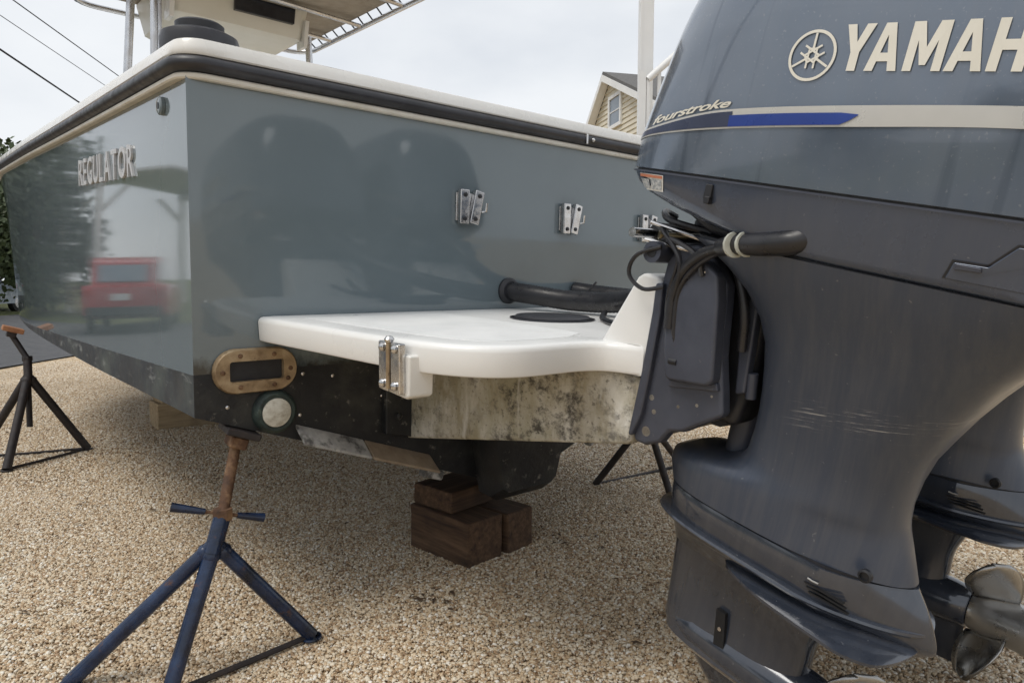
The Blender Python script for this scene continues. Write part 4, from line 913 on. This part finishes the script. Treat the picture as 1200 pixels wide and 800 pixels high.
def timber(label, c, size, ang, mat, tiltz=0., seed=0):
    o = mesh_obj('timber_block', *box((0, 0, size[2] / 2), size), mat, None, bevel=.009, bseg=2)
    bm = bmesh.new(); bm.from_mesh(o.data); rnd = random.Random(seed)
    bmesh.ops.subdivide_edges(bm, edges=bm.edges, cuts=3, use_grid_fill=True)
    for q in bm.verts: q.co += Vector((rnd.uniform(-1, 1), rnd.uniform(-1, 1), rnd.uniform(-1, 1) if q.co.z > .02 else 0)) * .0022
    bm.to_mesh(o.data); bm.free()
    o.modifiers['bevel'].angle_limit = R(50)
    o.location = c; o.rotation_euler = (0, tiltz, ang)
    return tag(o, label, 'timber', 'timber blocks under the keel')
e2 = math.atan2(.70, .71); ex_ = Vector((math.cos(e2), math.sin(e2), 0)); ey_ = Vector((-math.sin(e2), math.cos(e2), 0))
corner = Vector((-.166, 2.514, 0))
timber('front dark timber block of the pile under the keel', corner + ex_ * .09 + ey_ * .185 + Vector((0, 0, -.02)), (.37, .18, .19), e2 + R(90), M_WOOD, seed=1)
timber('right hand dark timber block set beside the front one under the keel', corner + ex_ * .265 + ey_ * .15 + Vector((0, 0, -.02)), (.32, .15, .185), e2 + R(93), M_WOOD, seed=2)
timber('short dark timber laid on top of the keel block pile', corner + ex_ * .150 + ey_ * .250 + Vector((0, 0, .1725)), (.27, .23, .085), e2 + R(4), M_WOOD, seed=3)
kb = bw(-.30, 3.5, 0); kb.z = -.01
timber('pale timber block seen under the hull behind the port chine', kb, (.45, .24, .21), TH * 0 + math.atan2(EX.y, EX.x), M_WOODP, seed=4)
timber('second pale timber lying on the block behind the port chine', kb + Vector((0, 0, .201)), (.40, .20, .16), math.atan2(EX.y, EX.x) + R(5), M_WOODP, seed=5)

# ================================================================== HOUSES, PORCH, FENCE
hd = Vector((-.243, .97, 0)).normalized(); hn = Vector((-hd.y, hd.x, 0))     # along the wall; hn points to the yard side (left)
HO = Vector((.196 * 16, 16, 0))
HM = Matrix((hd, -hn, Vector((0, 0, 1)))).transposed().to_4x4(); HM.translation = HO
house = empty('house', 'tan vinyl sided house with a white trimmed gable and small window', 'house', matrix=HM)
# local: x along the wall (away from camera), y into the house, z up
APX, APZ, LX, LZ, RX, RZ = 2.40, 6.46, 4.30, 4.82, -1.2, 4.80
def roof_z(x): return APZ + (x - APX) * ((LZ - APZ) / (LX - APX) if x > APX else (RZ - APZ) / (RX - APX))
WX0, WX1 = -.9, 4.0
surf('wall', prism([(WX0, 0), (WX1, 0), (WX1, roof_z(WX1) - .12), (APX, APZ - .12), (WX0, roof_z(WX0) - .12)], 'y', .03, 7.0), M_SIDING, house)
z = .3
while z < APZ - .25:
    hgt = .125
    # the board runs as far as the rakes allow
    def xr(zz): 
        a_ = max(WX0, APX + (zz + .12 - APZ) * (RX - APX) / (RZ - APZ)); b_ = min(WX1, APX + (zz + .12 - APZ) * (LX - APX) / (LZ - APZ)); return a_, b_
    a0, b0 = xr(z); a1, b1 = xr(z + hgt)
    if b1 - a1 > .1:
        vv = [(a0, -.004, z), (b0, -.004, z), (b1, .022, z + hgt), (a1, .022, z + hgt), (a0, .04, z), (b0, .04, z), (b1, .04, z + hgt), (a1, .04, z + hgt)]
        mesh_obj('siding_board', vv, [(0, 1, 2, 3), (4, 7, 6, 5), (0, 4, 5, 1), (1, 5, 6, 2), (2, 6, 7, 3), (3, 7, 4, 0)], M_SIDING, house, smooth=False)
    z += hgt
rf = None
for nm, xa, xb in (('roof', APX, LX), ('roof', APX, RX)):
    za, zb_ = roof_z(xa), roof_z(xb)
    o_ = surf(nm, prism([(xa, za), (xb, zb_), (xb, zb_ + .10), (xa, za + .10)], 'y', -.20, 7.3), M_ROOF, house)
    surf('rake_board', prism([(xa, za + .02), (xb, zb_ + .02), (xb, zb_ - .13), (xa, za - .15)], 'y', -.23, -.205), M_TRIMW, o_)
    surf('soffit', prism([(xa, za - .004), (xb, zb_ - .004), (xb, zb_ - .10), (xa, za - .10)], 'y', -.203, .0), M_TRIMW, o_)
wnd = surf('window', merge(box((1.98, -.02, 5.86), (.84, .06, .09)), box((1.98, -.02, 5.10), (.84, .06, .09)), box((1.60, -.02, 5.48), (.09, .06, .67)), box((2.36, -.02, 5.48), (.09, .06, .67))), M_TRIMW, house, bevel=.004)
surf('pane', box((1.98, -.008, 5.48), (.66, .02, .66)), M_GLASS, wnd); surf('glazing_bar', box((1.98, -.022, 5.48), (.66, .02, .025)), M_TRIMW, wnd)
surf('corner_board', box((WX0 + .06, .0, 2.3), (.14, .10, 4.6)), M_TRIMW, house)
# farther house, only its roof shows
h2 = empty('house', 'farther grey roofed house showing only a strip of roof left of the gable', 'house', loc=(3.4, 31, 0))
surf('wall', box((0, 4, 3.3), (7, 7, 6.6)), M_SIDING, h2)
surf('roof', loft([[(x, y, 6.5) for x, y in ((-4.0, 0), (4.0, 0), (4.0, 8), (-4.0, 8))], [(x, y, 8.45) for x, y in ((-1.7, 3.2), (1.7, 3.2), (1.7, 4.8), (-1.7, 4.8))]]), M_ROOF, h2, smooth=False)
for xx in (-2, 0, 2):
    wo = surf('window', box((xx, .49, 4.6), (1.0, .08, 1.4)), M_TRIMW, h2); surf('pane', box((xx, .44, 4.6), (.84, .05, 1.24)), M_GLASS, wo)
# white porch post
pp = empty('porch_post', 'tall square white porch post standing behind the boat rail', 'post', loc=(1.365, 7.2, 0))
surf('shaft', box((0, 0, 2.9), (.135, .135, 5.8)), M_TRIMW, pp, bevel=.006)
surf('corner_trim', box((-.058, -.0690, 2.9), (.022, .008, 5.7)), M_TRIMW, pp)
surf('base_trim', box((0, 0, .10), (.17, .17, .20)), M_TRIMW, pp, bevel=.006)
# stair railing climbing to the right from the post
sr = empty('stair_railing', 'white stair railing with thin balusters climbing right from the porch post', 'railing', loc=(1.315, 6.93, 0))
def rl(s): return Vector((s * 1.0, .25 * s, 0))
sl_ = .90
surf('top_rail', merge(*[tube([rl(.02) + Vector((0, 0, 3.08)), rl(2.6) + Vector((0, 0, 3.08 + 2.58 * sl_))], .035, 8)]), M_TRIMW, sr, ang=80)
surf('bottom_rail', tube([rl(.02) + Vector((0, 0, 2.25)), rl(2.6) + Vector((0, 0, 2.25 + 2.58 * sl_))], .03, 8), M_TRIMW, sr)
for k in range(22):
    s = .03 + .115 * k; surf('baluster', box(rl(s) + Vector((0, 0, 2.665 + s * sl_)), (.032, .032, .82)), M_TRIMW, sr)
surf('newel_post', box(rl(2.62) + Vector((0, 0, 2.9)), (.11, .11, 5.8)), M_TRIMW, sr, bevel=.005)
surf('stringer', loft([[rl(.0) + Vector((0, d, z_)) for d, z_ in ((0, 1.9), (.05, 1.9), (.05, 2.2), (0, 2.2))], [rl(2.6) + Vector((0, d, z_ + 2.6 * sl_)) for d, z_ in ((0, 1.9), (.05, 1.9), (.05, 2.2), (0, 2.2))]]), M_TRIMW, sr)
surf('foot_post', box((-.03, .02, 1.58), (.07, .07, 3.16)), M_TRIMW, sr)
# white board skirting at the right edge
fc = empty('board_fence', 'white vertical board fence on the gravel at the right edge behind the motors', 'fence', loc=(3.30, 4.70, 0))
for k in range(16):
    surf('board', box((.075 + k * .152, .22 * k * .152, .55), (.148, .022, 1.08), Matrix.Rotation(math.atan(.22), 3, 'Z')), M_TRIMW, fc, bevel=.003)
for zz in (.25, .9): surf('fence_rail', box((1.2, .32, zz), (2.45, .03, .09), Matrix.Rotation(math.atan(.22), 3, 'Z')), M_TRIMW, fc)
surf('fence_post', box((-.03, .04, .58), (.10, .10, 1.16)), M_TRIMW, fc, bevel=.004); surf('fence_post', box((2.5, .6, .58), (.10, .10, 1.16)), M_TRIMW, fc, bevel=.004)

# ================================================================== POWER LINES
def wire(label, p0, p1, r_, sag):
    P = []
    d = Vector(p1) - Vector(p0); a = Vector(p0) - d * 3.2; b = Vector(p1) + d * 2.6
    for i in range(49):
        t = i / 48; q = a.lerp(b, t); q.z -= 0 * sag; P.append(q)
    v_, f_ = tube(P, r_, 6); o = mesh_obj('power_line', v_, f_, M_WIRE); return tag(o, label, 'cable', 'power lines over the street'), a, b
_, wa, wb = wire('thick black power line, the lowest of the three over the street', (-13.01, 17.913, 7.0), (-14.299, 23.327, 7.0), .026, 0)
wire('thin grey power line, the middle one of the three over the street', (-14.229, 19.672, 8.5), (-15.247, 26.402, 8.45), .011, 0)
wire('thin power line, the uppermost of the three over the street', (-14.006, 19.895, 9.0), (-15.109, 27.044, 9.0), .017, 0)
for k, (q, lb) in enumerate(((Vector((-9.3, 1.4, 0)), 'wooden utility pole standing across the street at the near end'), (Vector((-17.9, 38.5, 0)), 'wooden utility pole far down the street behind the boat'))):
    po = empty('utility_pole', lb, 'utility pole', 'utility poles along the street', loc=q)
    surf('shaft', tube([(0, 0, 0), (0, 0, 9.6)], [.15, .10], 14), M_BARK, po); surf('cross_arm', box((-.2, 0, 8.9), (1.6, .10, .12)), M_BARK, po)
    for xx in (-.9, -.4, .4): surf('insulator', lathe([(.03, 8.96), (.05, 9.0), (.05, 9.05), (.03, 9.08)], 12, 'z', (xx - .1, 0, 0)), M_CREAM, po)

# ================================================================== TREES (seen mirrored in the hull side and at the left edge)
def tree(label, loc, h, rad, mat, seed, leaves=9000, low=.03):
    rnd = random.Random(seed); root = empty('tree', label, 'tree', 'trees across the street', loc=loc)
    vf = tube([(0, 0, -.05), (.05, .02, h * .3), (-.04, .05, h * .62), (0, 0, h * .9)], [.06 * h * .5, .045 * h * .5, .03 * h * .5, .01], 9)
    clumps = []
    for k in range(24):
        a = rnd.uniform(0, 6.28); zz = h * rnd.uniform(low + .08, .95); rr = rad * (1 - abs(zz / h - .45) * .9) * rnd.uniform(.35, .95)
        c = Vector((math.cos(a) * rr, math.sin(a) * rr, zz)); clumps.append((c, rad * rnd.uniform(.28, .5)))
        vf = merge(vf, tube([(0, 0, zz * .55), tuple(c * .5 + Vector((0, 0, zz * .35))), tuple(c)], [.018 * h * .5, .011 * h * .5, .004], 6))
    surf('trunk', vf, M_BARK, root)
    vv, ff = [], []
    for i in range(leaves):
        c, r_ = clumps[rnd.randrange(len(clumps))]
        d = Vector((rnd.gauss(0, 1), rnd.gauss(0, 1), rnd.gauss(0, .8))).normalized() * r_ * rnd.random() ** .4
        p = c + d
        if p.z < h * low: continue
        s = rnd.uniform(.07, .16) * (h / 6) ** .5
        u = Vector((rnd.gauss(0, 1), rnd.gauss(0, 1), rnd.gauss(0, 1))).normalized(); w_ = u.orthogonal().normalized()
        k = len(vv); vv += [tuple(p - u * s), tuple(p + w_ * s * .6), tuple(p + u * s), tuple(p - w_ * s * .6)]; ff.append((k, k + 1, k + 2, k + 3))
    mesh_obj('crown', vv, ff, mat, root, smooth=False, recalc=False)
for k, (x, y, h, rd, m_, lb) in enumerate((
        (-18.9, 17.8, 5.4, 2.7, M_LEAF2, 'broad dark green tree across the street, mirrored in the hull side'),
        (-21.5, 22.5, 6.8, 3.0, M_LEAF, 'round leafy tree on the lawn beyond the street, left of the bow'),
        (-18.9, 24.5, 6.4, 2.6, M_LEAF, 'leafy tree peeping past the hull at the left edge'),
        (-29.0, 3.0, 7.5, 3.4, M_LEAF, 'tall tree standing farther back on the lawn'),
        (-24.0, 28.5, 8.0, 3.6, M_LEAF2, 'tall dark tree far down the street beyond the lawn'),
        (-24.0, -6.0, 5.0, 2.2, M_LEAF2, 'low dark tree at the near end of the lawn'),
        (-20.0, -12.0, 7.0, 3.2, M_LEAF, 'wide leafy tree on the lawn behind the camera'),
        (-17.0, 37.0, 8.0, 3.5, M_LEAF2, 'dark tree at the far end of the street'))):
    tree(lb, (x, y, .2), h, rd, m_, 20 + k)

# ================================================================== CARS
def car(label, loc, ang, paint):
    root = empty('parked_car', label, 'car', 'cars parked in the street', loc=loc); root.rotation_euler = (0, 0, ang)
    # x: length (front +), y: width
    prof = [(-2.25, .42), (-2.28, .75), (-2.22, 1.02), (-2.05, 1.06), (-1.0, 1.08), (.75, 1.06), (1.7, .98), (2.2, .84), (2.28, .62), (2.22, .40), (1.85, .32), (-1.9, .32)]
    rings = [[(x * k, y, z if z < .9 else z - dz) for x, z in prof] for y, k, dz in ((-.90, .985, .05), (-.88, 1, .02), (-.70, 1, 0), (.70, 1, 0), (.88, 1, .02), (.90, .985, .05))]
    surf('body', loft(rings), paint, root, ang=35)
    cab = [[(-2.0, 1.05), (-1.75, 1.55), (-1.4, 1.68), (.1, 1.70), (.45, 1.60), (1.0, 1.06)], ]
    surf('cabin', loft([[(x, y, z) for x, z in cab[0]] for y in (-.66, -.60, .60, .66)]), paint, root, ang=35)
    for s in (-1, 1):
        surf('side_window', prism([(-1.8, 1.12), (-1.6, 1.52), (-.7, 1.58), (-.7, 1.12)], 'y', s * .655, s * .672), M_GLASS, root); surf('side_window', prism([(-.62, 1.12), (-.62, 1.58), (.22, 1.58), (.78, 1.12)], 'y', s * .655, s * .672), M_GLASS, root)
        surf('tail_lamp', box((-2.25, s * .72, .88), (.06, .24, .16)), M_LAMPR, root, bevel=.01); surf('headlight', box((2.2, s * .66, .76), (.10, .36, .14)), M_LENS, root, bevel=.02)
        for xx in (-1.4, 1.45):
            wl = surf('wheel', lathe([(.2, -.10), (.33, -.09), (.34, -.05), (.34, .05), (.33, .09), (.2, .10)], 28, 'y', (xx, s * .80, .34)), M_TYRE, root)
            surf('rim', lathe([(.03, -.11), (.20, -.105), (.21, .105), (.03, .11)], 20, 'y', (xx, s * .80, .34)), M_ALU, wl)
    surf('rear_window', prism([(-2.0, 1.14), (-1.80, 1.50), (-1.78, 1.49), (-1.98, 1.12)], 'y', -.52, .52), M_GLASS, root)
    surf('windscreen', prism([(.53, 1.58), (.95, 1.12), (.97, 1.13), (.55, 1.6)], 'y', -.54, .54), M_GLASS, root)
    surf('rear_bumper', box((-2.27, 0, .50), (.10, 1.6, .18)), M_BLACKPART, root, bevel=.02); surf('number_plate', box((-2.285, 0, .80), (.02, .40, .14)), M_LABEL, root)
    return root
car('red car parked across the street, mirrored in the hull side', (-14.9, 11.5, .012), R(152), M_REDCAR)
car('pale blue car parked far down the street at the left edge', (-19.2, 24.0, .03), R(95), M_SILCAR)

cp = empty('added_carport', 'white framed shelter across the street, added for its reflection in the hull side', 'added_carport', loc=(-20.0, 14.6, .1)); cp.rotation_euler = (0, 0, R(126))  # made-up frame, added only to put white strokes in the hull reflection
for xx in (-1.6, 1.6):
    for yy in (-1.9, 1.9):
        surf('post', box((xx, yy, 1.95), (.18, .18, 3.9)), M_TRIMW, cp, bevel=.005)
        surf('brace', tube([(xx, yy, 3.1), (xx, yy - math.copysign(.8, yy), 3.92)], .07, 6), M_TRIMW, cp)
for yy in (-1.9, 1.9): surf('beam', box((0, yy, 3.98), (3.6, .18, .22)), M_TRIMW, cp)
surf('roof', loft([[(x, y, z) for y, z in ((-2.2, 4.10), (0, 4.45), (2.2, 4.10), (2.2, 4.18), (0, 4.54), (-2.2, 4.18))] for x in (-2.0, 2.0)]), M_TRIMW, cp, smooth=False)
